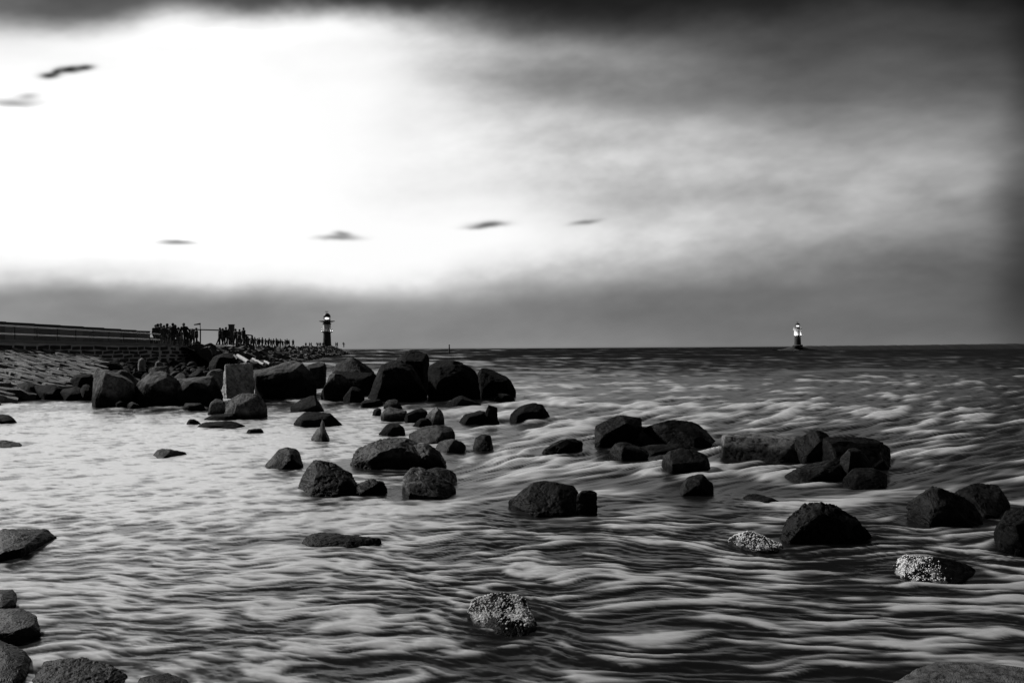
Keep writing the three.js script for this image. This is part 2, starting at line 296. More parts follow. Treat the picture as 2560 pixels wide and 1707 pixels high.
// the mole: core, deck edge, masonry side of dark stones with pale joints
{
  const core = (d0, d1, step, wL, top) => {
    const P = [], ix = []; let n = 0;
    for (let d = d0; d <= d1 + 1e-6; d += step) { const [x, h] = mole(d); P.push(x - wL, -1, -d, x - wL, h - top, -d, x, h - top, -d, x, -1, -d); n++; }
    for (let j = 0; j < n - 1; j++) for (let k = 0; k < 3; k++) { const a = j * 4 + k; ix.push(a, a + 1, a + 4, a + 1, a + 5, a + 4); }
    ix.push(0, 2, 1, 0, 3, 2); const e = (n - 1) * 4; ix.push(e, e + 1, e + 2, e, e + 2, e + 3);
    const g = new THREE.BufferGeometry(); g.setAttribute('position', new THREE.Float32BufferAttribute(P, 3)); g.setIndex(ix); const o = g.toNonIndexed(); o.computeVertexNormals();
    const pp = o.getAttribute('position'), uv = []; for (let i = 0; i < pp.count; i++) uv.push(pp.getZ(i) * 0.5, (pp.getY(i) + pp.getX(i)) * 0.5); o.setAttribute('uv', new THREE.Float32BufferAttribute(uv, 2)); return o;
  };
  const M = group('mole'); tag(M, 'long harbour mole with a masonry side curving out to the left lighthouse', 'mole', null, 'structure'); delete M.userData.category;
  mesh('mortar_core', core(24, 80, 2, 7.4, 0.1), std(0.62, 0.62, 0.62, 0.95, { bumpMap: grain, bumpScale: 0.03 }), M);
  const kerbMat = std(0.34, 0.34, 0.34, 0.9, { bumpMap: grain, bumpScale: 0.02 }), edge = []; for (let d = 24; d < 80; d += 2) { const [x, h] = mole(d), [x2, h2] = mole(d + 2), a = Math.atan2(x2 - x, 2); const g = new THREE.BoxGeometry(0.55, 0.16, Math.hypot(2, x2 - x) - 0.012); g.rotateY(a); g.translate((x + x2) / 2 - 0.2, (h + h2) / 2 - 0.02, -(d + 1)); edge.push(g); }
  for (const g of edge) mesh('kerb_stone', g, kerbMat, M);
  mesh('deck', (() => { const P = [], ix = []; let n = 0; for (let d = 24; d <= 80; d += 2) { const [x, h] = mole(d); P.push(x - 7.2, h - 0.05, -d, x - 0.3, h - 0.05, -d); n++; } for (let j = 0; j < n - 1; j++) ix.push(j * 2, j * 2 + 1, j * 2 + 2, j * 2 + 1, j * 2 + 3, j * 2 + 2); const g = new THREE.BufferGeometry(); g.setAttribute('position', new THREE.Float32BufferAttribute(P, 3)); g.setIndex(ix); g.computeVertexNormals(); return g; })(), std(0.1), M);
  // face stones in courses between the shore and the deck
  const r = rng(17), mats = [0.006, 0.01, 0.016, 0.028].map((t) => std(t, t, t, 0.8, { bumpMap: grain, bumpScale: 0.02 })), shapes = [];
  for (let k = 0; k < 6; k++) { const V = []; for (const sx of [-1, 1]) for (const sy of [-1, 1]) for (const sz of [-1, 0.6, 1]) V.push(new THREE.Vector3(sx * 0.5, sy * 0.5 * (sz === 0.6 ? 1 : 0.9 + 0.1 * r()) + (r() - 0.5) * 0.14, sz * 0.5 * (0.9 + 0.12 * r()))); const g = new ConvexGeometry(V), p = g.getAttribute('position'), uv = []; for (let i = 0; i < p.count; i++) uv.push(p.getZ(i), p.getY(i)); g.setAttribute('uv', new THREE.Float32BufferAttribute(uv, 2)); shapes.push(g); }
  let y = 0; for (let c = 0; c < 5; c++) {
    const hh = 0.26 + 0.1 * r(); let d = 33.5 + r();
    while (d < 64) { const len = (0.9 + 0.8 * r()) * (d > 55 ? 1.3 : 1), [x, h] = mole(d + len / 2), yy = h - 0.2 - y - hh / 2; if (yy > footOf(d) - 0.65) { const m = new THREE.Mesh(shapes[Math.floor(r() * 6)], mats[Math.floor(r() * 4)]); m.name = 'stone'; m.castShadow = m.receiveShadow = true; m.scale.set(0.24, hh - 0.06 - 0.05 * r(), len - 0.13 - 0.08 * r()); m.position.set(x - 0.105 + 0.025 * r(), yy + (r() - 0.5) * 0.05, -(d + len / 2)); m.rotation.x = (r() - 0.5) * 0.14; M.add(m); } d += len; }
    y += hh;
  }
}
// parapet wall on the far side of the deck
{
  const P = group('parapet_wall', [0, 0, 0]); tag(P, 'long dark concrete parapet wall along the far side of the mole deck', 'wall');
  const r = rng(8);
  for (let d = 26; d < 68; d += 3) {
    const [x, h] = mole(d), [x2, h2] = mole(d + 3), a = Math.atan2(x2 - x, 3), len = Math.hypot(3, x2 - x), cx = (x + x2) / 2 - 5.6, cy = (h + h2) / 2, t = 0.1 + 0.12 * r();
    mesh('panel', box(0.5, 1.3, len - 0.03, cx, cy + 0.6, -(d + 1.5), a), std(t, t, t, 0.9, { bumpMap: grain, bumpScale: 0.02 }), P);
    mesh('coping', box(0.64, 0.13, len - 0.015, cx, cy + 1.31, -(d + 1.5), a), std(0.03), P);
  }
  const Q = group('low_wall'); tag(Q, 'low dark wall behind the visitors under the long handrail', 'wall');
  for (let d = 68; d < 80; d += 3) { const [x, h] = mole(d); mesh('panel', box(0.5, 0.75, 2.98, x - 5.4, h + 0.33, -(d + 1.5), -0.12), std(0.03), Q); mesh('coping', box(0.6, 0.1, 2.99, x - 5.4, h + 0.75, -(d + 1.5), -0.12), std(0.02), Q); }
}
const metal = std(0.16, 0.16, 0.16, 0.45, { metalness: 0.6 }), paleMetal = std(0.75, 0.75, 0.75, 0.5), darkMetal = std(0.012, 0.012, 0.012, 0.6);
const rod = (a, b, r0, r1 = r0, n = 8) => { const v = b.clone().sub(a), g = new THREE.CylinderGeometry(r1, r0, v.length(), n); g.applyQuaternion(new THREE.Quaternion().setFromUnitVectors(new THREE.Vector3(0, 1, 0), v.clone().normalize())); const c = a.clone().add(b).multiplyScalar(0.5); g.translate(c.x, c.y, c.z); return g; };
{
  const R = group('railing'); tag(R, 'two-bar metal railing along the near edge of the mole deck', 'railing');
  const on = (d, y) => { const [x, h] = mole(d); return new THREE.Vector3(x - 0.15, h + y, -d); };
  for (let d = 28; d < 57; d += 2) { mesh('post', rod(on(d, 0.03), on(d, 0.82), 0.035), darkMetal, R); for (const y of [0.37, 0.8]) mesh(y > 0.6 ? 'top_rail' : 'middle_rail', rod(on(d, y), on(d + 2, y), 0.038), paleMetal, R); }
  mesh('post', rod(on(58, 0.03), on(58, 0.82), 0.035), darkMetal, R);
}
{ // handrail, balustrade and square pillar at the end of the wall
  const H = group('handrail'); tag(H, 'long dark handrail bar on posts behind the people on the mole', 'railing');
  const a = (x, y) => at(x, y, 66);
  mesh('bar', rod(a(440, 822.5), a(578, 826), 0.055), darkMetal, H);
  for (const x of [484, 500, 548]) mesh('post', rod(a(x, 824), a(x, 862), x === 500 ? 0.06 : 0.09), darkMetal, H);
  const S = group('square_pillar', a(578, 862).toArray()); tag(S, 'square grey pillar standing above the crowd at the end of the handrail', 'pillar');
  mesh('shaft', box(0.4, 1.78, 0.4, 0, 0.89, 0), std(0.1), S); mesh('cap', box(0.46, 0.07, 0.46, 0, 1.815, 0), std(0.05), S);
  const B = group('stair_balustrade'); tag(B, 'dark balustrade with thin upright bars sloping down right of the pillar', 'balustrade');
  const b = (x, y) => at(x, y, 72);
  mesh('top_rail', rod(b(590, 829), b(607, 836), 0.06), darkMetal, B); mesh('top_rail', rod(b(607, 836), b(629, 838.5), 0.06), darkMetal, B);
  mesh('bottom_rail', rod(b(592, 848), b(615, 850), 0.05), darkMetal, B);
  for (let i = 0; i < 7; i++) mesh('bar', rod(b(594 + i * 3.4, 831 + i * 0.9), b(594 + i * 3.4, 850), 0.028), darkMetal, B);
  for (const [x0, y0, x1, y1] of [[591, 829, 590, 868], [615, 837, 616, 868], [629, 838, 634, 868]]) mesh('post', rod(b(x0, y0), b(x1, y1), 0.09), darkMetal, B);
  const Wk = group('wind_vane', a(500, 824).toArray()); tag(Wk, 'thin pole with a drooping dark wind sock above the handrail', 'wind sock');
  mesh('pole', rod(new THREE.Vector3(0, 0, 0), new THREE.Vector3(-0.03, 0.56, 0), 0.03), darkMetal, Wk);
  const sock = rod(new THREE.Vector3(0, 0.53, 0), new THREE.Vector3(-0.56, 0.45, 0), 0.09, 0.05, 12); mesh('sock', sock, std(0.02), Wk);
}
// far part of the mole: a bank of dark armour stone out to the lighthouse
{
  const sections = 150, around = 22, P = [], ix = [];
  for (let j = 0; j <= sections; j++) {
    const d = mix(62, 284, j / sections), [x, h] = mole(d);
    for (let k = 0; k <= around; k++) { const t = k / around, side = t < 0.35 ? t / 0.35 - 1 : t > 0.65 ? (t - 0.65) / 0.35 : 0, hw = 2.6; const yy = mix(h - 0.1, -0.8, Math.abs(side)); const xx = x - hw + (t < 0.35 ? -hw + side * 4.5 : t > 0.65 ? hw + side * 4.5 - 0 : (t - 0.5) / 0.15 * hw); const n = fbm(xx * 0.8, yy * 0.8 + 9, d * 0.5, 4, 0.65) * 0.9 * (Math.abs(side) > 0 ? 1 : 0.15); P.push(xx + n, yy + n * 0.7, -d); }
  }
  for (let j = 0; j < sections; j++) for (let k = 0; k < around; k++) { const a = j * (around + 1) + k; ix.push(a, a + 1, a + around + 1, a + 1, a + around + 2, a + around + 1); }
  const g = new THREE.BufferGeometry(); g.setAttribute('position', new THREE.Float32BufferAttribute(P, 3)); g.setIndex(ix); g.computeVertexNormals();
  const bank = mesh('breakwater_bank', g, std(0.035)); tag(bank, 'dark stone bank of the mole running out to the left lighthouse', null, null, 'structure');
  const r = rng(91), shape = slabShapes(1, 12, 1, 0.8, 1)[0], n = 1500, im = new THREE.InstancedMesh(shape, std(0.05), n), o = new THREE.Object3D();
  for (let i = 0; i < n; i++) { const d = mix(64, 280, r()), [x, h] = mole(d), t = r(), s = 0.6 + 0.9 * r(); o.position.set(x + 0.2 + t * 4.6, mix(h - 0.3, -0.2, t), -d); o.rotation.set(r() * 6, r() * 6, r() * 6); o.scale.setScalar(s); o.updateMatrix(); im.setMatrixAt(i, o.matrix); }
  im.name = 'armour_stone'; tag(im, 'small dark armour stones covering the seaward side of the far mole', null, null, 'stuff'); bank.add(im);
}
// second breakwater on the right, at the horizon
{
  const P = [], ix = [], sections = 240, top = 4;
  for (let j = 0; j <= sections; j++) { const d = mix(338, 330, j / sections), x = mix(122, 420, j / sections), n = fbm(x * 0.35, 2, 5, 4) * 0.7, h = mix(0.2, 1.9, smooth(122, 134, x)) + 0.9 * smooth(140, 330, x) + n; P.push(x, -1, -d + 7, x, h * 0.7 + n, -d + 2.5, x, h, -d, x, h, -d - 4, x, -1, -d - 10); }
  for (let j = 0; j < sections; j++) for (let k = 0; k < top; k++) { const a = j * 5 + k; ix.push(a, a + 5, a + 1, a + 1, a + 5, a + 6); }
  const g = new THREE.BufferGeometry(); g.setAttribute('position', new THREE.Float32BufferAttribute(P, 3)); g.setIndex(ix); g.computeVertexNormals();
  tag(mesh('breakwater', g, std(0.012)), 'low dark breakwater on the horizon under the right lighthouse', null, null, 'structure');
}

// ------------------------------------------------------------------ lighthouses
const lathe = (pts, n = 48) => new THREE.LatheGeometry(pts.map(([r, y]) => new THREE.Vector2(r, y)), n);
const ring = (R, r, y, n = 48) => { const g = new THREE.TorusGeometry(R, r, 6, n); g.rotateX(Math.PI / 2); g.translate(0, y, 0); return g; };
const white = std(0.78, 0.78, 0.78, 0.55), darkPaint = std(0.03, 0.03, 0.03, 0.6), blackPaint = std(0.01, 0.01, 0.01, 0.7), pane = new THREE.MeshPhysicalMaterial({ color: 0xffffff, transmission: 1, thickness: 0, roughness: 0.03 });
const glow = new THREE.MeshStandardMaterial({ color: 0x111111, emissive: 0xffffff, emissiveIntensity: 1.3 });
function rail(g, R, y, h, n, mat) { for (const k of [0.5, 1]) mesh('gallery_rail', ring(R, 0.035, y + h * k), mat, g); for (let i = 0; i < n; i++) { const a = i / n * 2 * Math.PI; mesh('gallery_post', rod(new THREE.Vector3(Math.cos(a) * R, y, Math.sin(a) * R), new THREE.Vector3(Math.cos(a) * R, y + h, Math.sin(a) * R), 0.035, 0.035, 6), mat, g); } }
function lampIn(g, y, rr, power) {
  const l = mesh('lamp', new THREE.SphereGeometry(0.2, 20, 14), glow, g); l.position.y = y; l.scale.set(1, 0.8, 1);
  const lens = mesh('lens', new THREE.SphereGeometry(rr, 24, 16), glow, g); lens.position.y = y; lens.scale.set(1, 0.62, 1);
  const p = new THREE.PointLight(0xffffff, power, 30, 2); p.position.set(0, y, rr + 0.12); p.castShadow = true; g.add(p);
}
function floods(g, R, y, aim, angles = [0.12, Math.PI - 0.12]) {   // small floodlights on the gallery that light the white drum
  for (const a of angles) {
    const x = Math.cos(a) * R, z = Math.sin(a) * R, f = mesh('floodlight', new THREE.BoxGeometry(0.14, 0.09, 0.08), glow, g); f.position.set(x, y, z); f.rotation.y = -a + Math.PI / 2;
    const p = new THREE.PointLight(0xffffff, aim, 8, 2); p.position.set(x * 0.93, y + 0.1, z * 0.93); g.add(p);
  }
}
{
  const base = at(817, 868.5, 250), L = group('lighthouse', [base.x, base.y - 0.1, base.z]); tag(L, 'left lighthouse with dark lower tower, white drum and lit domed lantern on the mole', 'lighthouse');
  mesh('plinth', lathe([[0, 0], [1.85, 0], [1.75, 0.75], [1.62, 0.8], [0, 0.8]]), std(0.07), L);
  mesh('tower', lathe([[1.5, 0.8], [1.42, 1.2], [1.24, 5.0], [1.28, 5.05], [1.86, 5.42], [1.9, 5.5], [0, 5.5]]), darkPaint, L);
  mesh('door', box(0.8, 1.7, 0.12, -0.1, 1.75, 1.4), blackPaint, L);
  const w = mesh('window', box(0.32, 0.5, 0.1, -0.25, 3.0, 1.36), std(0.3), L); mesh('pane', box(0.24, 0.4, 0.04, -0.25, 3.0, 1.41), std(0.05, 0.05, 0.05, 0.1), w);
  rail(L, 1.82, 5.5, 0.9, 18, white);
  mesh('white_drum', lathe([[1.36, 5.5], [1.3, 6.2], [1.26, 7.8], [1.32, 8.0], [0, 8.0]]), white, L);
  const w2 = mesh('window', box(0.3, 0.5, 0.1, -0.2, 6.9, 1.27), std(0.06), L); mesh('pane', box(0.22, 0.42, 0.04, -0.2, 6.9, 1.32), std(0.02, 0.02, 0.02, 0.1), w2);
  mesh('cornice', lathe([[1.28, 8.0], [1.5, 8.2], [1.5, 8.36], [1.2, 8.42], [0, 8.42]]), darkPaint, L);
  mesh('gallery_brim', lathe([[1.2, 8.7], [1.9, 8.8], [2.68, 9.02], [2.7, 9.14], [1.15, 9.2]]), std(0.09), L);
  mesh('lantern_base', lathe([[1.2, 8.42], [1.2, 9.55], [0, 9.55]]), blackPaint, L);
  mesh('lantern_glass', new THREE.CylinderGeometry(1.12, 1.12, 0.95, 40, 1, true).translate(0, 10.03, 0), pane, L);
  for (let i = 0; i < 8; i++) { const a = (i + 0.5) / 8 * 2 * Math.PI; mesh('mullion', box(0.09, 0.95, 0.09, Math.cos(a) * 1.15, 10.03, Math.sin(a) * 1.15, -a), blackPaint, L); }
  const dome = []; for (let i = 0; i <= 12; i++) { const t = i / 12 * Math.PI / 2; dome.push([1.24 * Math.cos(t) + (i === 12 ? 0 : 0), 10.5 + 1.35 * Math.sin(t)]); } mesh('dome', lathe([[1.24, 10.42], ...dome]), darkPaint, L);
  mesh('vane', mergeGeometries([rod(new THREE.Vector3(0, 11.8, 0), new THREE.Vector3(0, 12.45, 0), 0.05), rod(new THREE.Vector3(-0.66, 12.36, 0), new THREE.Vector3(0.5, 12.36, 0), 0.09)]), darkPaint, L);
  lampIn(L, 10.03, 0.66, 12); floods(L, 1.74, 5.7, 0.7);
}
{
  const base = at(1995, 861, 335), L = group('lighthouse', [base.x, base.y - 0.4, base.z]); tag(L, 'right lighthouse, smaller, with black lower tower and brightly lit white drum on the far breakwater', 'lighthouse');
  mesh('plinth', lathe([[0, -0.6], [2.3, -0.6], [2.1, 0.3], [0, 0.3]]), darkPaint, L);
  mesh('tower', lathe([[1.5, 0.3], [1.42, 1.5], [1.3, 4.2], [1.6, 4.35], [1.6, 4.5], [0, 4.5]]), blackPaint, L);
  mesh('white_drum', lathe([[1.55, 4.5], [1.53, 5], [1.5, 6.9], [1.86, 7.02], [1.9, 7.4], [1.5, 7.45], [0, 7.45]]), white, L);
  rail(L, 1.84, 7.45, 0.75, 14, white);
  mesh('lantern_base', lathe([[1.18, 7.45], [1.14, 8.35], [0, 8.35]]), blackPaint, L);
  mesh('lantern_glass', new THREE.CylinderGeometry(1.0, 1.04, 1.0, 40, 1, true).translate(0, 8.85, 0), pane, L);
  for (let i = 0; i < 8; i++) { const a = (i + 0.5) / 8 * 2 * Math.PI; mesh('mullion', box(0.08, 1.0, 0.08, Math.cos(a) * 1.06, 8.85, Math.sin(a) * 1.06, -a), blackPaint, L); }
  mesh('roof', lathe([[1.15, 9.33], [1.05, 9.6], [0.72, 10.0], [0.15, 10.2], [0, 10.22]]), blackPaint, L);
  mesh('vane', mergeGeometries([rod(new THREE.Vector3(0, 10.1, 0), new THREE.Vector3(0, 10.75, 0), 0.05), rod(new THREE.Vector3(-0.5, 10.6, 0), new THREE.Vector3(0.4, 10.6, 0), 0.08)]), blackPaint, L);
  mesh('window', box(0.3, 0.7, 0.1, 0.15, 5.9, 1.5), std(0.1), L);
  lampIn(L, 8.85, 0.6, 10); floods(L, 2.5, 4.75, 8, [0.75, Math.PI - 0.75]);
}
{ // marker post in the sea
  const p = onLevel(1123, 872.6, 0), d = 290, q = at(1123, 872, d), B = group('sea_marker', [q.x, 0, q.z]); tag(B, 'small dark marker post standing in the open sea on the horizon', 'marker post');
  mesh('post', lathe([[0.28, -0.5], [0.24, 2.4], [0.2, 2.9], [0, 2.95]], 20), blackPaint, B); mesh('top_mark', new THREE.CylinderGeometry(0.26, 0.26, 0.45, 20).translate(0, 3.15, 0), blackPaint, B);
}

// ------------------------------------------------------------------ people on the mole
const sub3 = (a, b) => [a[0] - b[0], a[1] - b[1], a[2] - b[2]];
function capsuleDist(p, a, b, ra, rb) { const ab = sub3(b, a), ap = sub3(p, a), t = clamp((ap[0] * ab[0] + ap[1] * ab[1] + ap[2] * ab[2]) / (ab[0] ** 2 + ab[1] ** 2 + ab[2] ** 2 + 1e-9)); return Math.hypot(ap[0] - ab[0] * t, ap[1] - ab[1] * t, ap[2] - ab[2] * t) - mix(ra, rb, t); }
function surface(bones, centre, half, res, k, cut) {
  const mc = new MarchingCubes(res, new THREE.MeshBasicMaterial(), false, false, 60000); mc.isolation = 0; const s = mc.size, hs = s / 2;
  for (let z = 0; z < s; z++) for (let y = 0; y < s; y++) for (let x = 0; x < s; x++) {
    const p = [centre[0] + (x - hs) / hs * half, centre[1] + (y - hs) / hs * half, centre[2] + (z - hs) / hs * half];
    let v = 9; for (const [a, b, ra, rb] of bones) { const d = capsuleDist(p, a, b, ra, rb), h = clamp(0.5 + 0.5 * (v - d) / k); v = mix(v, d, h) - k * h * (1 - h); }
    if (cut) v = Math.max(v, cut(p)); mc.field[z * s * s + y * s + x] = -v;
  }
  mc.update(); const n = mc.count, g = new THREE.BufferGeometry(), P = new Float32Array(n * 3);
  for (let i = 0; i < n; i++) for (let c = 0; c < 3; c++) P[i * 3 + c] = centre[c] + mc.positionArray[i * 3 + c] * half;
  g.setAttribute('position', new THREE.BufferAttribute(P, 3)); const w = mergeVertices(g, 1e-4); w.computeVertexNormals(); return w;
}
const cloth = [0.02, 0.05, 0.09, 0.18].map((t) => std(t, t, t, 0.9)), skin = std(0.25, 0.25, 0.25, 0.7), hairM = std(0.01);
function person(pose, coat, legs) {
  const { lean = 0, armL = [0, 0], armR = [0, 0], step = 0.05, turnHead = 0, hood = 0 } = pose, g = new THREE.Group();
  const hip = 0.92, sh = [lean * 0.5, 1.42, 0], neck = [lean * 0.53, 1.5, 0.01], head = [lean * 0.62, 1.63, 0.02 + Math.abs(lean) * 0.05];
  const J = {};
  for (const s of [-1, 1]) {
    const k = s < 0 ? 'L' : 'R', [fw, out] = s < 0 ? armL : armR;
    J['sh' + k] = [sh[0] + s * 0.185, 1.4, 0]; J['el' + k] = [J['sh' + k][0] + s * (0.05 + out * 0.22), 1.13 + out * 0.06, fw * 0.14]; J['wr' + k] = [J['el' + k][0] + s * out * 0.2 - s * 0.02, 0.9 + fw * 0.22 + out * 0.1, 0.04 + fw * 0.3];
    J['hi' + k] = [s * 0.1, hip, 0]; J['kn' + k] = [s * 0.11, 0.5, 0.03 + s * step]; J['an' + k] = [s * 0.115, 0.09, -0.03 + s * step * 1.8];
  }
  const torso = [[[0, hip, 0], [lean * 0.25, 1.15, 0], 0.14, 0.13], [[lean * 0.25, 1.15, 0], [sh[0], 1.36, 0], 0.14, 0.15], [J.shL, J.shR, 0.075, 0.075]];
  const arm = ['L', 'R'].flatMap((k) => [[J['sh' + k], J['el' + k], 0.056, 0.043], [J['el' + k], J['wr' + k], 0.042, 0.03]]);
  const leg = ['L', 'R'].flatMap((k) => [[J['hi' + k], J['kn' + k], 0.09, 0.058], [J['kn' + k], J['an' + k], 0.058, 0.04]]);
  const foot = ['L', 'R'].map((k) => [[J['an' + k][0], 0.045, J['an' + k][2] - 0.04], [J['an' + k][0] * 1.1, 0.035, J['an' + k][2] + 0.17], 0.045, 0.035]);
  const fingers = ['L', 'R'].flatMap((k) => { const w = J['wr' + k], e = J['el' + k], v = sub3(w, e), l = Math.hypot(...v), u = v.map((c) => c / l), L = [[w, w.map((c, i) => c + u[i] * 0.07), 0.028, 0.034]]; const s = k === 'L' ? 1 : -1;
    for (let f = 0; f < 4; f++) { const o = (f - 1.5) * 0.02, b = [w[0] + u[0] * 0.08, w[1] + u[1] * 0.08, w[2] + u[2] * 0.08 + o], len = [0.06, 0.075, 0.08, 0.065][f], m = b.map((c, i) => c + u[i] * len * 0.55); L.push([b, m, 0.009, 0.009], [m, [m[0] + u[0] * len * 0.4 + s * 0.014, m[1] + u[1] * len * 0.4, m[2] + u[2] * len * 0.4], 0.009, 0.008]); }
    L.push([w.map((c, i) => c + u[i] * 0.03), [w[0] + u[0] * 0.08, w[1] + u[1] * 0.08, w[2] + u[2] * 0.08 + 0.06], 0.012, 0.01]); return L; });
  const bodyG = surface([...torso, ...arm, ...leg, ...foot, [neck, head, 0.055, 0.05]], [0, 0.87, 0], 0.95, 84, 0.05);
  const hd = (x, y, z) => [head[0] + x, head[1] + y, head[2] + z];
  const headG = surface([[hd(0, 0.03, -0.01), hd(0, 0.05, -0.02), 0.098, 0.09], [hd(0, -0.06, 0.03), hd(0, 0.0, 0.02), 0.055, 0.075], [hd(0, -0.005, 0.095), hd(0, -0.03, 0.112), 0.011, 0.016], [hd(-0.03, 0.012, 0.085), hd(-0.028, 0.012, 0.086), 0.013, 0.013], [hd(0.03, 0.012, 0.085), hd(0.028, 0.012, 0.086), 0.013, 0.013], [hd(-0.02, -0.062, 0.086), hd(0.02, -0.062, 0.086), 0.011, 0.011], [hd(-0.098, 0.0, 0), hd(-0.1, -0.03, 0.0), 0.016, 0.012], [hd(0.098, 0.0, 0), hd(0.1, -0.03, 0), 0.016, 0.012], [hd(0, -0.09, 0.0), hd(0, -0.18, -0.02), 0.05, 0.055]], head, 0.22, 46, 0.018);
  const handsG = surface(fingers.slice(0, fingers.length / 2), J.wrL, 0.22, 52, 0.01), handsH = surface(fingers.slice(fingers.length / 2), J.wrR, 0.22, 52, 0.01);
  const b = mesh('body', mergeGeometries([bodyG, headG, handsG, handsH]), skin, g);
  const grow = (L, r) => L.map(([a, c, ra, rb]) => [a, c, ra + r, rb + r]);
  mesh('jacket', surface(grow([...torso, ...arm, [[0, 0.8, 0], [0, 1.0, 0], 0.15, 0.15]], 0.024), [0, 1.1, 0], 0.75, 56, 0.06, (p) => Math.max(0.72 - p[1], p[1] - 1.52)), cloth[coat], g);
  mesh('trousers', surface(grow([...leg, [[-0.05, 0.93, 0], [0.05, 0.93, 0], 0.12, 0.12]], 0.02), [0, 0.5, 0], 0.55, 48, 0.04, (p) => Math.max(0.08 - p[1], p[1] - 1.0)), cloth[legs], g);
  mesh('shoes', surface(grow(foot, 0.014), [0, 0.06, 0], 0.4, 44, 0.02, (p) => Math.max(p[1] - 0.12, -p[1])), hairM, g);
  mesh('hair', surface([[hd(0, 0.04, -0.02), hd(0, 0.05, -0.03), 0.108, 0.1], [hd(0, hood ? -0.14 : -0.02, -0.05), hd(0, 0.03, -0.03), hood ? 0.08 : 0.08, 0.1]], head, 0.26, 36, 0.03, (p) => p[2] - head[2] - 0.035 + Math.max(0, (head[1] + 0.04 - p[1])) * 0.7 - Math.max(0, p[1] - head[1] - 0.07) * 1.4), hairM, g);
  return g;
}
const poses = [person({ step: 0.04 }, 0, 1), person({ step: 0.16, armL: [0.4, 0], armR: [-0.3, 0] }, 1, 0), person({ armL: [0.9, 0.1], armR: [0.9, 0.1], hood: 1 }, 2, 0), person({ lean: -0.28, armR: [0.3, 0.9], armL: [0.7, 0.2] }, 0, 0), person({ step: 0.1, armL: [0.2, 0.35], armR: [0.2, 0.35], hood: 1 }, 3, 2), person({ step: -0.14, armL: [-0.2, 0.1], armR: [0.5, 0.1] }, 1, 2)];
function standing(px, headY, d, pose, turn, label, groupName, scale) {
  const p = at(px, headY, d), [, h] = mole(d), t = p.y - (h - 0.05), g = poses[pose].clone(); g.name = numbered('person'); g.position.set(p.x, h - 0.05, p.z); g.scale.setScalar(scale ?? clamp(t / 1.75, 0.8, 1.12)); g.rotation.y = turn; scene.add(g);
  tag(g, label, 'person', groupName);
}
[[388, 812, 0, 0.4, 'person in a dark jacket leftmost of the crowd on the mole'], [393.5, 809.5, 1, 2.6, 'person close behind the leftmost person of the crowd'], [400.5, 808.5, 4, 0.2, 'person in a lighter jacket, third from the left in the crowd'], [417, 809, 2, 2.9, 'person with a hood standing left of the tall dark figure'], [431, 808, 0, 3.1, 'tall broad dark figure seen against the sky left of the handrail'], [437, 812, 5, 2.2, 'person half hidden at the right shoulder of the tall dark figure'],
  [464, 808, 3, 0.1, 'person leaning over with one arm out to the handrail'], [480, 822, 2, 1.2, 'smaller person standing right of the leaning person'], [549, 825, 1, 1.8, 'person in front of the right post of the handrail'], [564, 818, 0, 0.5, 'dark figure standing just left of the square pillar'], [588, 826, 5, 2.4, 'person close to the right side of the square pillar'], [452, 826, 4, 0.9, 'short person between the tall dark figure and the leaning person'], [409, 813, 5, 1.1, 'person half hidden between the lighter jacket and the hooded person'], [424, 815, 1, 0.2, 'person behind the left shoulder of the tall dark figure'], [445, 818, 0, 2.4, 'person just right of the tall dark figure, lower'], [472, 826, 5, 0.3, 'person behind the leaning person'], [490, 832, 0, 2.2, 'person left of the wind sock pole'], [556, 832, 4, 2.8, 'person between the right handrail post and the dark figure by the pillar'], [571, 834, 1, 1.4, 'person in front of the square pillar'], [598, 838, 2, 0.9, 'person at the top of the sloping balustrade'], [608, 842, 0, 2.5, 'person behind the bars of the balustrade']]
  .forEach(([x, y, k, turn, label], i) => standing(x, y, 60 + (i % 4) * 1.3, k, turn, label));
[[601, 846], [611, 847], [619, 844], [627, 842], [636, 850], [643, 853], [647, 848], [655, 851], [663, 846], [670, 850], [677, 856], [683, 853], [690, 857], [694, 854], [700, 858], [706, 853], [712, 859], [717, 855], [722, 858], [732, 856]]
  .forEach(([x, y], i) => standing(x, y, 108 + i * 2.6, i % 6, i * 1.7, 'small dark figure in the long row of people walking out along the mole', 'people in the far row on the mole', 0.92 + (i * 7 % 5) * 0.035));
[[764, 852], [773, 857], [777.5, 856], [793, 860], [797, 859], [801, 861], [807, 859], [839, 860], [843, 861], [859, 862]].forEach(([x, y], i) => standing(x, y, 242 + (i % 3) * 2, i % 6, i * 2.1, i < 1 ? 'lone tiny figure furthest left of the left lighthouse' : i > 8 ? 'lone tiny figure at the right end of the mole past the lighthouse' : 'tiny dark figure at the foot of the left lighthouse', i < 1 || i > 8 ? undefined : 'people around the left lighthouse', 1));

// ------------------------------------------------------------------ boulders and rocks (pixel outlines of each, measured in the photograph)
const B = (label, lobes, o) => boulder('boulder', label, lobes, { rough: 0.5, round: 1, chips: 11, strata: 0.15, wet: 0.62, soft: 0.6, wetShade: 0.09, ...o, tone: o.tone * (o.tone > 0.04 ? 1.35 : 0.45) }), S = (label, lobes, o) => boulder('rock', label, lobes, { ...o, tone: o.tone * (o.tone > 0.05 ? 1.0 : 0.4) });  // tall dark band: wet stone, with shade of the front faces painted in
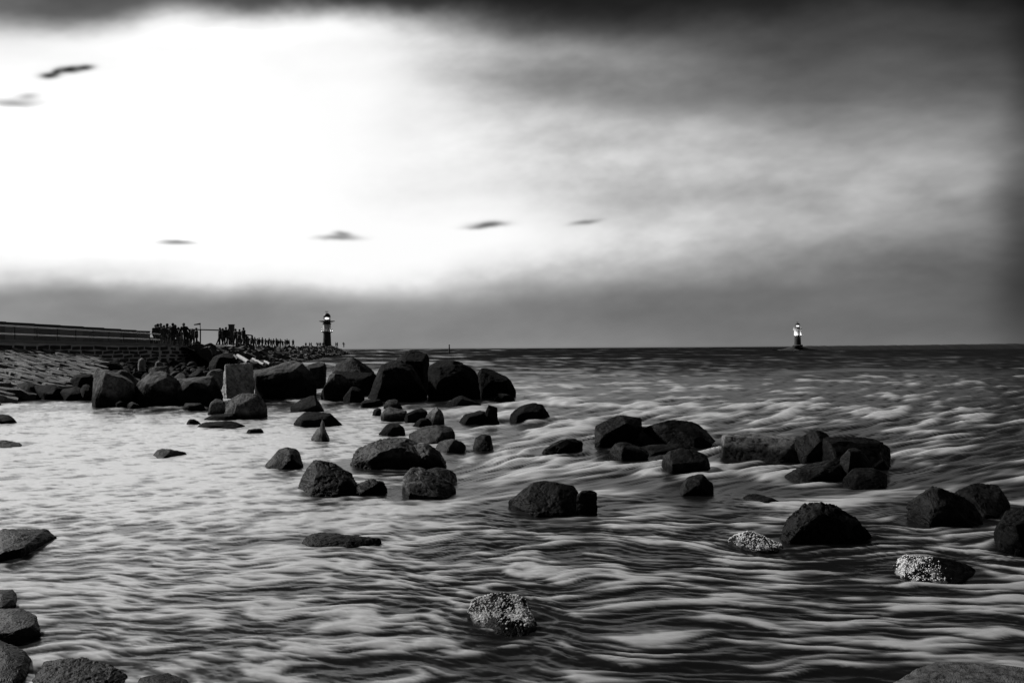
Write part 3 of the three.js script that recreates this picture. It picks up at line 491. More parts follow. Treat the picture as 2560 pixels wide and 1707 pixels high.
// the row of big boulders
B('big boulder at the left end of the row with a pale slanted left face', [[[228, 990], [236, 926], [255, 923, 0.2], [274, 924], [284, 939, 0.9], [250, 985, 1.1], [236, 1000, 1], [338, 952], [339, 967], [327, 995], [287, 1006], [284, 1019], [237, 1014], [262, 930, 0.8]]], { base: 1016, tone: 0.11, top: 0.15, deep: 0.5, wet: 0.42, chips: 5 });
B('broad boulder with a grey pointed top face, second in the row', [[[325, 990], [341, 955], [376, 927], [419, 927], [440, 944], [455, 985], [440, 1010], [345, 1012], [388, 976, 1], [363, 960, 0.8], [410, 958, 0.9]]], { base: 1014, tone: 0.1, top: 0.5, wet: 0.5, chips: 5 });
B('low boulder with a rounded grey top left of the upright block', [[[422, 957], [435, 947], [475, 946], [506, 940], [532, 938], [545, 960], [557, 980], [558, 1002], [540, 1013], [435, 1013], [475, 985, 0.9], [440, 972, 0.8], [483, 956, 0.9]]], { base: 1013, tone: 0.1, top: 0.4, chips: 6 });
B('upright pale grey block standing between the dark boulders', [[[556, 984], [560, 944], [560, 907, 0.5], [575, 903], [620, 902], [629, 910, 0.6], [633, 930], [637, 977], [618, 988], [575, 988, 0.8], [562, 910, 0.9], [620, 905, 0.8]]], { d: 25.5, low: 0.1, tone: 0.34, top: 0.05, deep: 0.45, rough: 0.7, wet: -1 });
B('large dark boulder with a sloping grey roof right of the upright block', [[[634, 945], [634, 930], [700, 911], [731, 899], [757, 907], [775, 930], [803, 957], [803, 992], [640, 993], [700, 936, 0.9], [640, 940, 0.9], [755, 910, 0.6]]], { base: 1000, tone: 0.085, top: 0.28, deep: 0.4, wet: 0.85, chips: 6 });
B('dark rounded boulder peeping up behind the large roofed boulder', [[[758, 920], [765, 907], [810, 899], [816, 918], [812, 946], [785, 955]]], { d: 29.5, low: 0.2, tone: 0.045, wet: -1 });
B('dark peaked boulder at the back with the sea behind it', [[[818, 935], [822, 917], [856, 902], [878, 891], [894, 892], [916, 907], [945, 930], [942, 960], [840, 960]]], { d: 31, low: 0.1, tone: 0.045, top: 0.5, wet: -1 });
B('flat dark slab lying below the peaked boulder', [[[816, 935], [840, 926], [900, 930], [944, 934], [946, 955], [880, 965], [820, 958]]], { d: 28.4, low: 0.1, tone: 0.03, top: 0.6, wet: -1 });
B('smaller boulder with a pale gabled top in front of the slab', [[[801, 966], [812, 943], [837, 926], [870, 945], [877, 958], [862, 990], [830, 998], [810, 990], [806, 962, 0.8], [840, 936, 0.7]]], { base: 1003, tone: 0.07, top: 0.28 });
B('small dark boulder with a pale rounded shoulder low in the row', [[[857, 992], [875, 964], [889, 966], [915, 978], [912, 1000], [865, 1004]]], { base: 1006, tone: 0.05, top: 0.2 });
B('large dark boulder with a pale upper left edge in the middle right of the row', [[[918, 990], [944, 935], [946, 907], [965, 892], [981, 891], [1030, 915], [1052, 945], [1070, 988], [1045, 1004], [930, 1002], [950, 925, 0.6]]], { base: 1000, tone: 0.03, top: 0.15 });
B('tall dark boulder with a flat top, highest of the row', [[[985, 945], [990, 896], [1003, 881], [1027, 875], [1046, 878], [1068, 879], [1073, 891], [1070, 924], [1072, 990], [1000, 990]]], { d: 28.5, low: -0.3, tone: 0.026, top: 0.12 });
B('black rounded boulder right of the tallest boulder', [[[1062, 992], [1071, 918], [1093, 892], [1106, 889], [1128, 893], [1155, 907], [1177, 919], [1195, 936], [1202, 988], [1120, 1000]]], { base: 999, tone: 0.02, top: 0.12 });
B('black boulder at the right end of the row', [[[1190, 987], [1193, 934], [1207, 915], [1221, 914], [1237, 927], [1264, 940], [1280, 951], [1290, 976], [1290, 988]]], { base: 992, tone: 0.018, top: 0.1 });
// small rocks at the foot of the row
S('small dark rock in the water beside the left end boulder', [[[286, 1004], [300, 1000], [317, 1005], [316, 1019], [288, 1019]]], { tone: 0.04 });
S('low pale rock at the foot of the broad boulder', [[[310, 1013], [328, 1003], [350, 1012], [340, 1020], [315, 1019]]], { tone: 0.09 });
S('long low rock at the waterline below the low boulder', [[[448, 1019], [460, 1007], [506, 1008], [518, 1017], [512, 1025], [455, 1024]]], { tone: 0.06 });
S('small round rock wedged above the long low rock', [[[492, 1004], [501, 985], [511, 988], [517, 1004], [505, 1008]]], { d: 24.6, low: 0, tone: 0.08 });
S('grey block at the water left of the striped rock', [[[513, 1032], [521, 1003], [539, 996], [566, 1000], [568, 1018], [552, 1036], [520, 1038]]], { base: 1038, tone: 0.1, top: 0.25 });
S('large rock with pale stripes down its left side below the upright block', [[[553, 1036], [577, 995], [608, 979], [634, 977], [656, 993], [675, 1026], [672, 1048], [600, 1050], [565, 1046], [610, 1010, 0.8]]], { base: 1047, tone: 0.11, strata: 1.2, top: 0.3 });
S('flat dark slab leaning out of the water under the striped rock', [[[500, 1051], [531, 1036], [608, 1031], [623, 1046], [583, 1052]]], { base: 1052, tone: 0.05, strata: 1, top: 0.5 });
S('long wet slab with shining top lying flat in the water', [[[488, 1068], [506, 1055], [583, 1051], [615, 1066], [560, 1071]]], { base: 1071, tone: 0.05, strata: 1, top: 0.6 });
S('small dark stone at the left tip of the wet slabs', [[[462, 1058], [470, 1047], [496, 1047], [507, 1059], [480, 1062]]], { tone: 0.02 });
S('dark stone in the water below the wet slabs', [[[614, 1081], [621, 1071], [640, 1068], [660, 1070], [652, 1083]]], { tone: 0.025 });
S('lone low black rock with a tapering tail in the bright water on the left', [[[381, 1136], [388, 1124], [403, 1120], [428, 1123], [470, 1131], [440, 1140], [395, 1147]]], { tone: 0.012, top: 0.3 });
S('wave-washed dark rock in the gap right of the striped rock', [[[722, 1018], [745, 998], [785, 987], [806, 1004], [815, 1026], [740, 1030]]], { base: 1030, tone: 0.04, top: 0.4 });
S('broad dark rock behind the little cone in the middle water', [[[730, 1062], [745, 1043], [761, 1030], [802, 1027], [842, 1035], [862, 1058], [830, 1068], [745, 1068]]], { base: 1067, tone: 0.035, top: 0.4 });
S('little cone-shaped rock with a thin spike', [[[776, 1096], [791, 1070], [804, 1057], [814, 1074], [824, 1096], [820, 1106], [783, 1104]], [[800, 1062], [805, 1039], [809, 1042], [812, 1066]]], { base: 1105, tone: 0.08, top: 0.3 });
S('dark stone in the water behind the middle cluster, under the row', [[[898, 1006], [915, 999], [957, 998], [962, 1012], [915, 1016]]], { tone: 0.03 });
S('grey pointed rock at the back of the middle cluster', [[[955, 1016], [976, 989], [992, 996], [1010, 1026], [965, 1024]]], { base: 1024, tone: 0.08 });
S('small dark rock at the left of the middle cluster', [[[928, 1033], [938, 1016], [954, 1018], [952, 1040], [935, 1040]]], { tone: 0.035 });
S('pale sloping rock on the left of the middle cluster', [[[947, 1040], [954, 1020], [970, 1016], [992, 1023], [1017, 1027], [1014, 1042], [990, 1054], [953, 1054]]], { base: 1053, tone: 0.14, top: 0.45 });
S('black rock lying over the middle cluster', [[[1010, 1032], [1033, 1018], [1065, 1015], [1075, 1030], [1062, 1050], [1030, 1058], [1011, 1048]]], { base: 1058, tone: 0.02 });
S('upright pale rock with a thin top on the right of the middle cluster', [[[1062, 1042], [1085, 1028], [1098, 1004], [1106, 1012], [1111, 1048], [1100, 1060], [1075, 1062]]], { base: 1062, tone: 0.15, top: 0.15 });
S('small dark rock below the upright pale rock', [[[1031, 1062], [1049, 1046], [1071, 1044], [1084, 1060], [1070, 1068]]], { tone: 0.05 });
S('smooth dark rounded rock left of the long cigar-shaped rock', [[[946, 1084], [965, 1062], [981, 1052], [1003, 1056], [1020, 1070], [1014, 1084], [970, 1090]]], { tone: 0.025 });
S('long cigar-shaped rock slanting up to the right', [[[1012, 1082], [1046, 1068], [1117, 1053], [1131, 1059], [1138, 1075], [1131, 1096], [1085, 1116], [1030, 1104]]], { base: 1112, tone: 0.06, top: 0.3 });
S('small ridged rock between the cigar-shaped rock and the rounded stump', [[[1083, 1116], [1106, 1098], [1136, 1088], [1155, 1094], [1166, 1108], [1158, 1128], [1112, 1133]]], { base: 1132, tone: 0.08, strata: 0.8 });
S('rounded stump-like rock standing alone right of the ridged rock', [[[1181, 1114], [1187, 1088], [1210, 1077], [1230, 1084], [1234, 1116], [1225, 1126], [1190, 1124]]], { base: 1124, tone: 0.045 });
S('dark low rock in front of the black end of the boulder row', [[[1110, 1010], [1128, 991], [1150, 986], [1183, 1001], [1212, 1012], [1150, 1018]]], { base: 1016, tone: 0.03 });
S('small low dark rock at the right foot of the boulder row', [[[1228, 996], [1245, 982], [1275, 982], [1288, 994], [1255, 1000]]], { base: 1000, tone: 0.025 });
S('dark rock with a small hump on top, left of the flat oval rock', [[[1134, 1052], [1160, 1036], [1195, 1028], [1221, 1020], [1238, 1032], [1250, 1054], [1160, 1060]], [[1205, 1035], [1221, 1004], [1244, 1012], [1240, 1036]]], { base: 1058, tone: 0.022 });
S('flat oval black rock alone in the water right of the boulder row', [[[1258, 1036], [1277, 1018], [1334, 1006], [1361, 1012], [1380, 1036], [1372, 1050], [1270, 1050]]], { base: 1050, tone: 0.02, top: 0.4 });
// foreground middle
S('dark pyramid-shaped rock with a lighter streak, left of the big ridged rock', [[[657, 1160], [697, 1121], [722, 1116], [738, 1120], [749, 1137], [773, 1152], [749, 1166], [735, 1178], [667, 1172]]], { base: 1175, tone: 0.02, top: 0.15 });
S('big ridged rock with a pale left flank in the centre of the water', [[[853, 1150], [890, 1121], [953, 1096], [975, 1086], [1002, 1084], [1026, 1101], [1060, 1115], [1103, 1136], [1127, 1168], [1090, 1176], [898, 1172], [960, 1120, 0.9]], [[1000, 1110], [1048, 1106], [1075, 1112], [1115, 1140], [1128, 1170], [1040, 1176]]], { base: 1172, tone: 0.055, strata: 1, top: 0.35, deep: 0.3 });
S('dark craggy rock with slanting grey cracks in the centre foreground', [[[736, 1216], [749, 1186], [771, 1153], [792, 1148], [806, 1158], [841, 1156], [848, 1166], [869, 1166], [892, 1198], [905, 1222], [890, 1242], [760, 1240]], [[880, 1215], [930, 1195], [972, 1202], [935, 1228], [890, 1240]]], { base: 1243, tone: 0.045, strata: 1.4, top: 0.25, deep: 0.36 });
S('rock with a white crusted left corner below the big ridged rock', [[[996, 1178], [1004, 1168], [1021, 1161], [1059, 1169], [1100, 1190], [1148, 1216], [1130, 1232], [1103, 1256], [1026, 1254], [1003, 1216], [1055, 1200, 0.8]]], { base: 1252, tone: 0.08, patch: 0.5, top: 0.3 });
S('black slab wedged behind the white cornered rock', [[[1054, 1172], [1090, 1168], [1130, 1171], [1143, 1181], [1141, 1210], [1100, 1206]]], { base: 1210, tone: 0.012, top: 0.1 });
S('rounded black rock with a tapering left end in the centre right', [[[1258, 1252], [1298, 1224], [1334, 1206], [1390, 1195], [1414, 1198], [1440, 1212], [1458, 1226], [1449, 1256], [1441, 1282], [1408, 1300], [1355, 1296], [1276, 1260]], [[1440, 1224], [1470, 1222], [1496, 1228], [1450, 1256]]], { base: 1296, tone: 0.022, top: 0.25, deep: 0.36 });
S('low dark rock washed by streaming water in the lower centre left', [[[752, 1356], [765, 1336], [800, 1330], [870, 1336], [950, 1345], [960, 1362], [880, 1368], [770, 1366]]], { base: 1366, tone: 0.01, top: 0.5, deep: 0.25 , flat: 0.05, chips: 2 });
// cluster right of the middle
S('low black rock with a triangular top left of the flat-topped cluster', [[[1341, 1132], [1385, 1104], [1423, 1089], [1464, 1108], [1438, 1118], [1390, 1136]]], { base: 1133, tone: 0.014 });
S('wide flat black rock at the back left of the flat-topped cluster', [[[1486, 1114], [1489, 1051], [1520, 1042], [1542, 1036], [1602, 1044], [1613, 1056], [1580, 1100], [1500, 1118]]], { base: 1117, tone: 0.016, deep: 0.5, top: 0.15 });
S('long black rock sloping down to the right at the back of the flat-topped cluster', [[[1605, 1055], [1661, 1044], [1691, 1050], [1730, 1063], [1765, 1059], [1790, 1078], [1776, 1122], [1700, 1118], [1620, 1110]]], { base: 1122, tone: 0.014, deep: 0.35 });
S('sloping slab with pale layered edges in the middle of the flat-topped cluster', [[[1540, 1104], [1557, 1081], [1596, 1066], [1632, 1064], [1661, 1071], [1700, 1090], [1735, 1094], [1691, 1106], [1600, 1116]]], { base: 1117, tone: 0.07, strata: 1.6, top: 0.5, deep: 0.3 });
S('round dark rock at the front left of the flat-topped cluster', [[[1519, 1130], [1533, 1108], [1557, 1103], [1581, 1110], [1617, 1123], [1631, 1142], [1560, 1156]]], { base: 1152, tone: 0.035, top: 0.3 });
S('thin flat stone with a pale edge at the front of the flat-topped cluster', [[[1585, 1122], [1610, 1112], [1727, 1109], [1735, 1118], [1690, 1130], [1620, 1134]]], { base: 1134, tone: 0.06, top: 0.4, deep: 0.25 });
S('dark block with a speckled flat top in front of the flat-topped cluster', [[[1653, 1158], [1660, 1138], [1676, 1126], [1706, 1120], [1751, 1128], [1780, 1147], [1785, 1188], [1676, 1190]]], { base: 1188, tone: 0.05, top: 0.4 });
S('half-sunken dark rock just below the speckled block', [[[1689, 1222], [1721, 1191], [1760, 1181], [1785, 1206], [1792, 1232], [1751, 1242], [1706, 1238]]], { base: 1238, tone: 0.03, top: 0.35 });
// right hand group
S('long flat slab with a pale level top, left of the right-hand group', [[[1802, 1130], [1804, 1088], [1832, 1078], [1919, 1086], [1989, 1090], [2025, 1112], [2020, 1155], [1941, 1165], [1857, 1145], [1920, 1097, 0.9], [1990, 1097, 0.9], [1812, 1092, 0.8]]], { base: 1160, tone: 0.15, top: 0.1, deep: 0.3, strata: 0.3, rough: 0.4, chips: 5, wet: 0.2 });
S('tiny pale stone sticking up at the left corner of the flat slab', [[[1818, 1132], [1832, 1118], [1842, 1124], [1848, 1140], [1825, 1142]]], { tone: 0.1 });
S('pointed dark rock joining the flat slab to the big black block', [[[1985, 1110], [1989, 1094], [2029, 1074], [2051, 1076], [2090, 1090], [2080, 1160], [2010, 1160]]], { base: 1164, tone: 0.03, deep: 0.4 });
S('big square black block at the back of the right-hand group', [[[2056, 1160], [2058, 1087], [2102, 1090], [2216, 1097], [2228, 1114], [2224, 1190], [2100, 1190]]], { base: 1182, tone: 0.012, deep: 0.4, top: 0.05 });
S('dome-shaped dark rock with a pale rim in the right-hand group', [[[2095, 1160], [2100, 1138], [2109, 1116], [2131, 1108], [2157, 1119], [2168, 1142], [2190, 1164], [2150, 1180], [2102, 1178]]], { d: 9.7, low: -0.2, tone: 0.03, deep: 0.3, top: 0.15 });
S('wedge-shaped slab rising to the right under the dome-shaped rock', [[[1954, 1194], [1985, 1174], [2018, 1160], [2095, 1145], [2107, 1150], [2104, 1212], [1992, 1222]]], { base: 1219, tone: 0.035, strata: 1, top: 0.15 });
S('square slab with a pale broken top edge at the front of the right-hand group', [[[2108, 1188], [2128, 1171], [2168, 1169], [2212, 1164], [2219, 1188], [2214, 1230], [2110, 1230]]], { base: 1229, tone: 0.03, strata: 0.6, top: 0.22 });
S('thin dark rock just breaking the water right of the half-sunken rock', [[[1852, 1247], [1868, 1238], [1890, 1233], [1935, 1246], [1958, 1258], [1920, 1264]]], { tone: 0.012 , flat: 0.05, chips: 2 });
S('large black hump-shaped rock in the right foreground', [[[1930, 1344], [1956, 1314], [1971, 1289], [2000, 1252], [2036, 1243], [2088, 1258], [2117, 1280], [2124, 1292], [2161, 1311], [2190, 1347], [2139, 1362], [1956, 1366]]], { base: 1362, tone: 0.022, top: 0.25, deep: 0.34, rough: 1.3 });
const barnacled = [];
barnacled.push(S('small white barnacle-crusted rock beside the large hump-shaped rock', [[[1820, 1334], [1846, 1322], [1883, 1328], [1919, 1346], [1973, 1370], [1949, 1384], [1908, 1384], [1846, 1355]]], { base: 1384, tone: 0.1, patch: 0.35, top: 0.35, deep: 0.3 }));
S('wide black rock with silvery layered streaks near the right edge', [[[2255, 1256], [2303, 1216], [2343, 1201], [2387, 1225], [2435, 1258], [2455, 1290], [2462, 1326], [2322, 1322], [2263, 1292]]], { base: 1322, tone: 0.035, strata: 1.8, top: 0.4, deep: 0.34 });
S('dark speckled rock behind the silvery streaked rock', [[[2370, 1222], [2431, 1204], [2504, 1211], [2534, 1244], [2525, 1272], [2486, 1300], [2440, 1290]]], { base: 1300, tone: 0.045, strata: 0.8, top: 0.35 });
S('black rock cut off by the right edge of the view', [[[2484, 1310], [2490, 1290], [2506, 1269], [2600, 1258], [2700, 1280], [2720, 1400], [2600, 1404], [2500, 1364]]], { base: 1396, tone: 0.01, top: 0.12 });
barnacled.push(S('low rock with a white barnacle-crusted left end at the lower right', [[[2230, 1424], [2248, 1395], [2278, 1379], [2307, 1381], [2358, 1390], [2395, 1401], [2453, 1426], [2431, 1470], [2285, 1466], [2248, 1442]]], { base: 1466, tone: 0.03, top: 0.3, deep: 0.32 }));
barnacled.push(S('rounded rock with a cap of white barnacles at the bottom centre', [[[1166, 1516], [1176, 1499], [1195, 1492], [1228, 1484], [1275, 1482], [1303, 1492], [1341, 1510], [1354, 1536], [1341, 1576], [1303, 1612], [1228, 1588], [1182, 1560]]], { base: 1596, tone: 0.03, top: 0.35, deep: 0.4 }));
S('smooth pale mound of rock under a skin of water at the bottom right corner', [[[2225, 1712], [2290, 1672], [2350, 1650], [2470, 1656], [2560, 1668], [2660, 1700], [2640, 1780], [2260, 1780]]], { base: 1775, tone: 0.08, rough: 0.25, top: 0.5, deep: 0.3, wet: -1, speckle: 0.1, round: 8 , flat: 0.045, chips: 0 });
// left edge shore rocks
S('dark ridged rock at the left edge in the middle of the pool', [[[-30, 1338], [0, 1333], [41, 1332], [95, 1338], [140, 1342], [82, 1372], [41, 1392], [-30, 1402]]], { base: 1402, tone: 0.01, strata: 0.8, top: 0.5, deep: 0.3 , flat: 0.07, chips: 2 });
S('small black stone at the left edge above the pale slab', [[[-30, 1490], [0, 1486], [41, 1486], [39, 1512], [0, 1532], [-30, 1532]]], { base: 1530, tone: 0.014 , flat: 0.05, chips: 2 });
S('pale smooth slab with fine dark lines at the lower left edge', [[[-40, 1540], [0, 1528], [54, 1520], [90, 1538], [102, 1584], [54, 1602], [-40, 1602]]], { base: 1600, tone: 0.07, strata: 1.6, top: 0.8, rough: 0.35, wet: 0.05, speckle: 0.4 , flat: 0.055, chips: 2 });
S('black cracked rock in the bottom left corner', [[[-40, 1616], [0, 1612], [35, 1633], [78, 1648], [66, 1690], [20, 1740], [-40, 1740]]], { base: 1735, tone: 0.012, strata: 1, top: 0.4 , flat: 0.06, chips: 3 });
S('low sandy grey slab rippled by water at the bottom left', [[[74, 1700], [109, 1656], [163, 1646], [200, 1640], [265, 1658], [320, 1690], [290, 1730], [100, 1730]]], { base: 1725, tone: 0.051, strata: 1.4, top: 0.9, rough: 1, wet: 0.05, speckle: 0.4 , flat: 0.04, chips: 0 });
S('dark flat rock in the shallows at the bottom edge left of centre', [[[330, 1720], [350, 1692], [420, 1680], [470, 1700], [480, 1740], [350, 1740]]], { base: 1735, tone: 0.02, top: 0.6 , flat: 0.035, chips: 1 });
S('low dark rock at the left edge just below the foot of the stone slope', [[[-40, 1052], [-10, 1030], [20, 1036], [52, 1050], [30, 1060], [-40, 1064]]], { base: 1060, tone: 0.02, top: 0.6 });
S('thin dark rock barely out of the water at the left edge of the bright pool', [[[-40, 1112], [-10, 1096], [30, 1100], [64, 1112], [30, 1120], [-40, 1124]]], { base: 1120, tone: 0.015, top: 0.6 });
// dark rocks along the waterline under the stone slope
[[[-20, 992], [10, 968], [50, 952], [110, 960], [122, 992]], [[60, 992], [85, 962], [135, 960], [165, 975], [168, 994]], [[140, 994], [150, 972], [185, 964], [212, 972], [222, 996]], [[190, 990], [205, 958], [226, 955], [236, 990]]]
  .forEach((p, i) => S(['low dark boulder at the left edge where the stone slope meets the water', 'second dark boulder along the waterline under the stone slope', 'third dark boulder along the waterline under the stone slope', 'narrow dark boulder touching the left end boulder'][i], [[...p, [(p[0][0] + p[p.length - 1][0]) / 2, 1000]]], { base: 1000, tone: 0.025, top: 0.5, round: 5 }));
[[[172, 950], [190, 932], [228, 930], [240, 950], [232, 970], [180, 970]], [[280, 935], [300, 918], [325, 925], [345, 945], [330, 955], [290, 952]]].forEach((p, i) => S(['dark rock at the lower end of the stone slope', 'grey boulder leaning behind the left end boulder'][i], [p], { d: 31 - i, low: 0, tone: i ? 0.06 : 0.02, wet: -1 }));

// rubble between the mole and the big boulders
{
  const r = rng(303), protos = [];
  for (let k = 0; k < 6; k++) { const V = []; for (let i = 0; i < 14; i++) { const a = r() * 6.28, b = Math.acos(2 * r() - 1); V.push(new THREE.Vector3(Math.cos(a) * Math.sin(b) * 0.55, Math.cos(b) * 0.36, Math.sin(a) * Math.sin(b) * 0.45)); } protos.push(weather([new ConvexGeometry(V)], { size: 0.7, edge: 0.09, seed: 400 + k, tone: [0.015, 0.03, 0.05, 0.02, 0.08, 0.035][k], round: 1, wet: -5, grainScale: 1.2 })); }
  const spots = []; let tries = 0;
  while (spots.length < 150 && tries++ < 4000) { const d = mix(28.5, 60, r() ** 0.7), px = mix(258, 720, r()), x = at(px, 900, d).x, [mx] = mole(d); if (x < mx + 0.1) continue; const y = shoreHeight(x, d); if (y < -0.12) continue; if (spots.some(([a, b]) => Math.hypot(a - x, b - d) < 0.5)) continue; spots.push([x, d, y]); }
  for (const [x, d, y] of spots) { const k = Math.floor(r() * 6), m = mesh('rubble_stone', protos[k], rockMat), s = 0.7 + 1.0 * r() * r(); m.position.set(x, Math.max(y, -0.05) + 0.1 * s, -d); m.rotation.set((r() - 0.5) * 0.8, r() * 6.3, (r() - 0.5) * 0.8); m.scale.setScalar(s); tag(m, 'loose dark stone in the rubble between the mole wall and the big boulders', 'stone', 'rubble stones at the foot of the mole'); }
  const pale = boulder('rubble_stone', 'rounded pale stone lying high in the rubble below the mole wall', [[[343, 903], [345, 894], [352, 890], [361, 893], [363, 901], [355, 905]]], { d: 42, low: 0.6, tone: 0.3, wet: -1, category: 'stone' });
  boulder('rubble_stone', 'grey ridged stone in the rubble right of the pale stone', [[[383, 908], [392, 899], [398, 897], [408, 905], [404, 910]]], { d: 41, low: 0.5, tone: 0.16, wet: -1, category: 'stone' });
  boulder('rubble_stone', 'flat grey stone in the rubble behind the broad boulder', [[[370, 922], [390, 916], [424, 913], [428, 918], [400, 924]]], { d: 35, low: 0.1, tone: 0.09, wet: -1, category: 'stone' });
  boulder('rubble_stone', 'oval grey stone lying in the rubble left of the upright block', [[[513, 925], [520, 920], [545, 920], [560, 927], [550, 933], [520, 932]]], { d: 33, low: 0, tone: 0.12, wet: -1, category: 'stone' });
  boulder('rubble_stone', 'big dark stone heaped in the rubble left of the driftwood', [[[520, 905], [535, 888], [560, 880], [590, 884], [600, 900], [560, 908]]], { d: 44, low: 0.3, tone: 0.012, wet: -1, category: 'stone' });
}
// driftwood beams behind the upright block
[[594, 889, 620, 905, 0.1, 'thick pale driftwood beam sloping behind the upright block'], [631, 897, 659, 911, 0.06, 'thin pale driftwood pole right of the thick beam'], [661, 903, 674, 910, 0.055, 'short pale driftwood stick furthest right'], [585, 888, 593, 897, 0.05, 'short dark stick left of the thick driftwood beam']]
  .forEach(([x0, y0, x1, y1, t, label], i) => { const d = 36, a = at(x0, y0, d + 1.2), b = at(x1, y1, d - 0.6), c = a.clone(), v = b.clone().sub(a), P = []; for (let k = 0; k <= 8; k++) P.push(v.clone().multiplyScalar(k / 8).add(new THREE.Vector3(0, N3(k * 0.6, i, 2) * 0.05, N3(k * 0.7, i, 8) * 0.05))); const g = new THREE.TubeGeometry(new THREE.CatmullRomCurve3(P), 16, t, 9), m = mesh('driftwood', g, std(i === 3 ? 0.06 : 0.42, undefined, undefined, 0.8, { bumpMap: grain, bumpScale: 0.01 })); m.position.copy(c); tag(m, label, 'driftwood'); });

// barnacles: small white rings crusting the upper left of three rocks
{
  const shell = new THREE.LatheGeometry([[0.5, 0], [0.44, 0.24], [0.3, 0.42], [0.22, 0.42], [0.16, 0.18], [0, 0.15]].map(([a, b]) => new THREE.Vector2(a, b)), 9), mat = std(0.74, 0.74, 0.74, 0.8), up = new THREE.Vector3(0, 1, 0);
  barnacled.forEach((m, bi) => {
    const p = m.geometry.getAttribute('position'), nn = m.geometry.getAttribute('normal'), r = rng(60 + bi), bb = new THREE.Box3().setFromBufferAttribute(p), picks = [];
    for (let i = 0; i < p.count; i++) {
      const x = (p.getX(i) - bb.min.x) / (bb.max.x - bb.min.x), yw = p.getY(i) + m.position.y, ny = nn.getY(i), nx = nn.getX(i), n = fbm(p.getX(i) * 9, p.getY(i) * 9, p.getZ(i) * 9 + bi, 3);
      const y = (p.getY(i) - bb.min.y) / (bb.max.y - bb.min.y), patch = 0.35 + n * 1.7;
      const want = [smooth(-0.1, 0.5, ny + 0.25), smooth(0.5, 0.32, x + 0.5 * n) * (0.45 + 0.55 * smooth(-0.2, 0.5, ny)), smooth(0.05, 0.6, ny + 0.35 * n) * smooth(0.5, 0.8, y + 0.3 * n)][bi] * clamp(patch + 0.4);
      const c = m.geometry.getAttribute('color'), v = mix(c.getX(i), 0.3, 0.7 * want * smooth(0.3, 0.6, patch)); if (yw > 0.0) c.setXYZ(i, v, v, v);
      if (yw > 0.02 && r() < want * 0.55) picks.push(i);
    }
    const im = new THREE.InstancedMesh(shell, mat, picks.length), o = new THREE.Object3D();
    picks.forEach((i, k) => { o.position.set(p.getX(i), p.getY(i), p.getZ(i)); o.quaternion.setFromUnitVectors(up, new THREE.Vector3(nn.getX(i), nn.getY(i), nn.getZ(i))); o.scale.setScalar((0.004 + 0.011 * r() ** 2) * (bi === 0 ? 1.15 : 1)); o.updateMatrix(); im.setMatrixAt(k, o.matrix); });
    im.name = 'barnacle'; im.userData.kind = 'stuff'; im.userData.label = 'crust of small white barnacles'; im.castShadow = im.receiveShadow = true; m.add(im);
  });
}
// ------------------------------------------------------------------ the sea: one sheet to the horizon, wind-drawn ripples and foam
const K = (d) => 0.1 + 1.55 * smooth(3.5, 30, d) * Math.min(1, 0.25 + d / 26);                    // how the streaks turn away from the shore with distance
const psiTable = [], qTable = [];
{ let p = 0, q = 0; for (let i = 0; i < 7000; i++) { const d = i * 0.02; psiTable.push(p); qTable.push(q); p += 0.02 / K(d); q += 0.02 * K(d) / (1 + 0.12 * d); } }
const tab = (T, d) => { const f = clamp(d, 0, 139.9) / 0.02, i = Math.floor(f); return mix(T[i], T[i + 1] ?? T[i], f - i) + (d > 139.9 ? (d - 139.9) * (T === psiTable ? 0.6 : 0.02) : 0) + (d < 0 ? d * (T === psiTable ? 10 : 0) : 0); };
// the water parts round each rock: a grid of the rocks that stand near
const cells = new Map();
for (const f of feet) for (let i = Math.floor(f.x - f.r * 3); i <= f.x + f.r * 3; i++) for (let j = Math.floor(f.d - f.r * 3); j <= f.d + f.r * 3; j++) { const k = i + ',' + j; if (!cells.has(k)) cells.set(k, []); cells.get(k).push(f); }
function around(x, d) {
  let px = 0, pd = 0, paintedHalo = 0; const L = cells.get(Math.floor(x) + ',' + Math.floor(d)); if (!L) return [0, 0, 0];
  for (const f of L) { const ux = x - f.x, ud = (d - f.d) * 1.15, q = Math.hypot(ux, ud) / f.r + 1e-6; if (q > 3) continue; const w = smooth(3, 0.9, q) * 0.5 / Math.max(q, 0.8); px += ux * w; pd += ud * w; paintedHalo = Math.max(paintedHalo, smooth(1.9, 0.85, q + (d > f.d ? 0.3 : 0))); }
  return [px, pd, paintedHalo];
}
function streak(x, d, z) {
  const wx = fbm(x * 0.35 + 3, d * 0.35, z, 2) * 0.6, psi = x - tab(psiTable, d) + wx * (1 + 0.05 * d) * 1.2, s = (x + tab(qTable, d));
  const sc = 1 / (1 + 0.045 * d);
  return [psi * sc, s * sc];
}
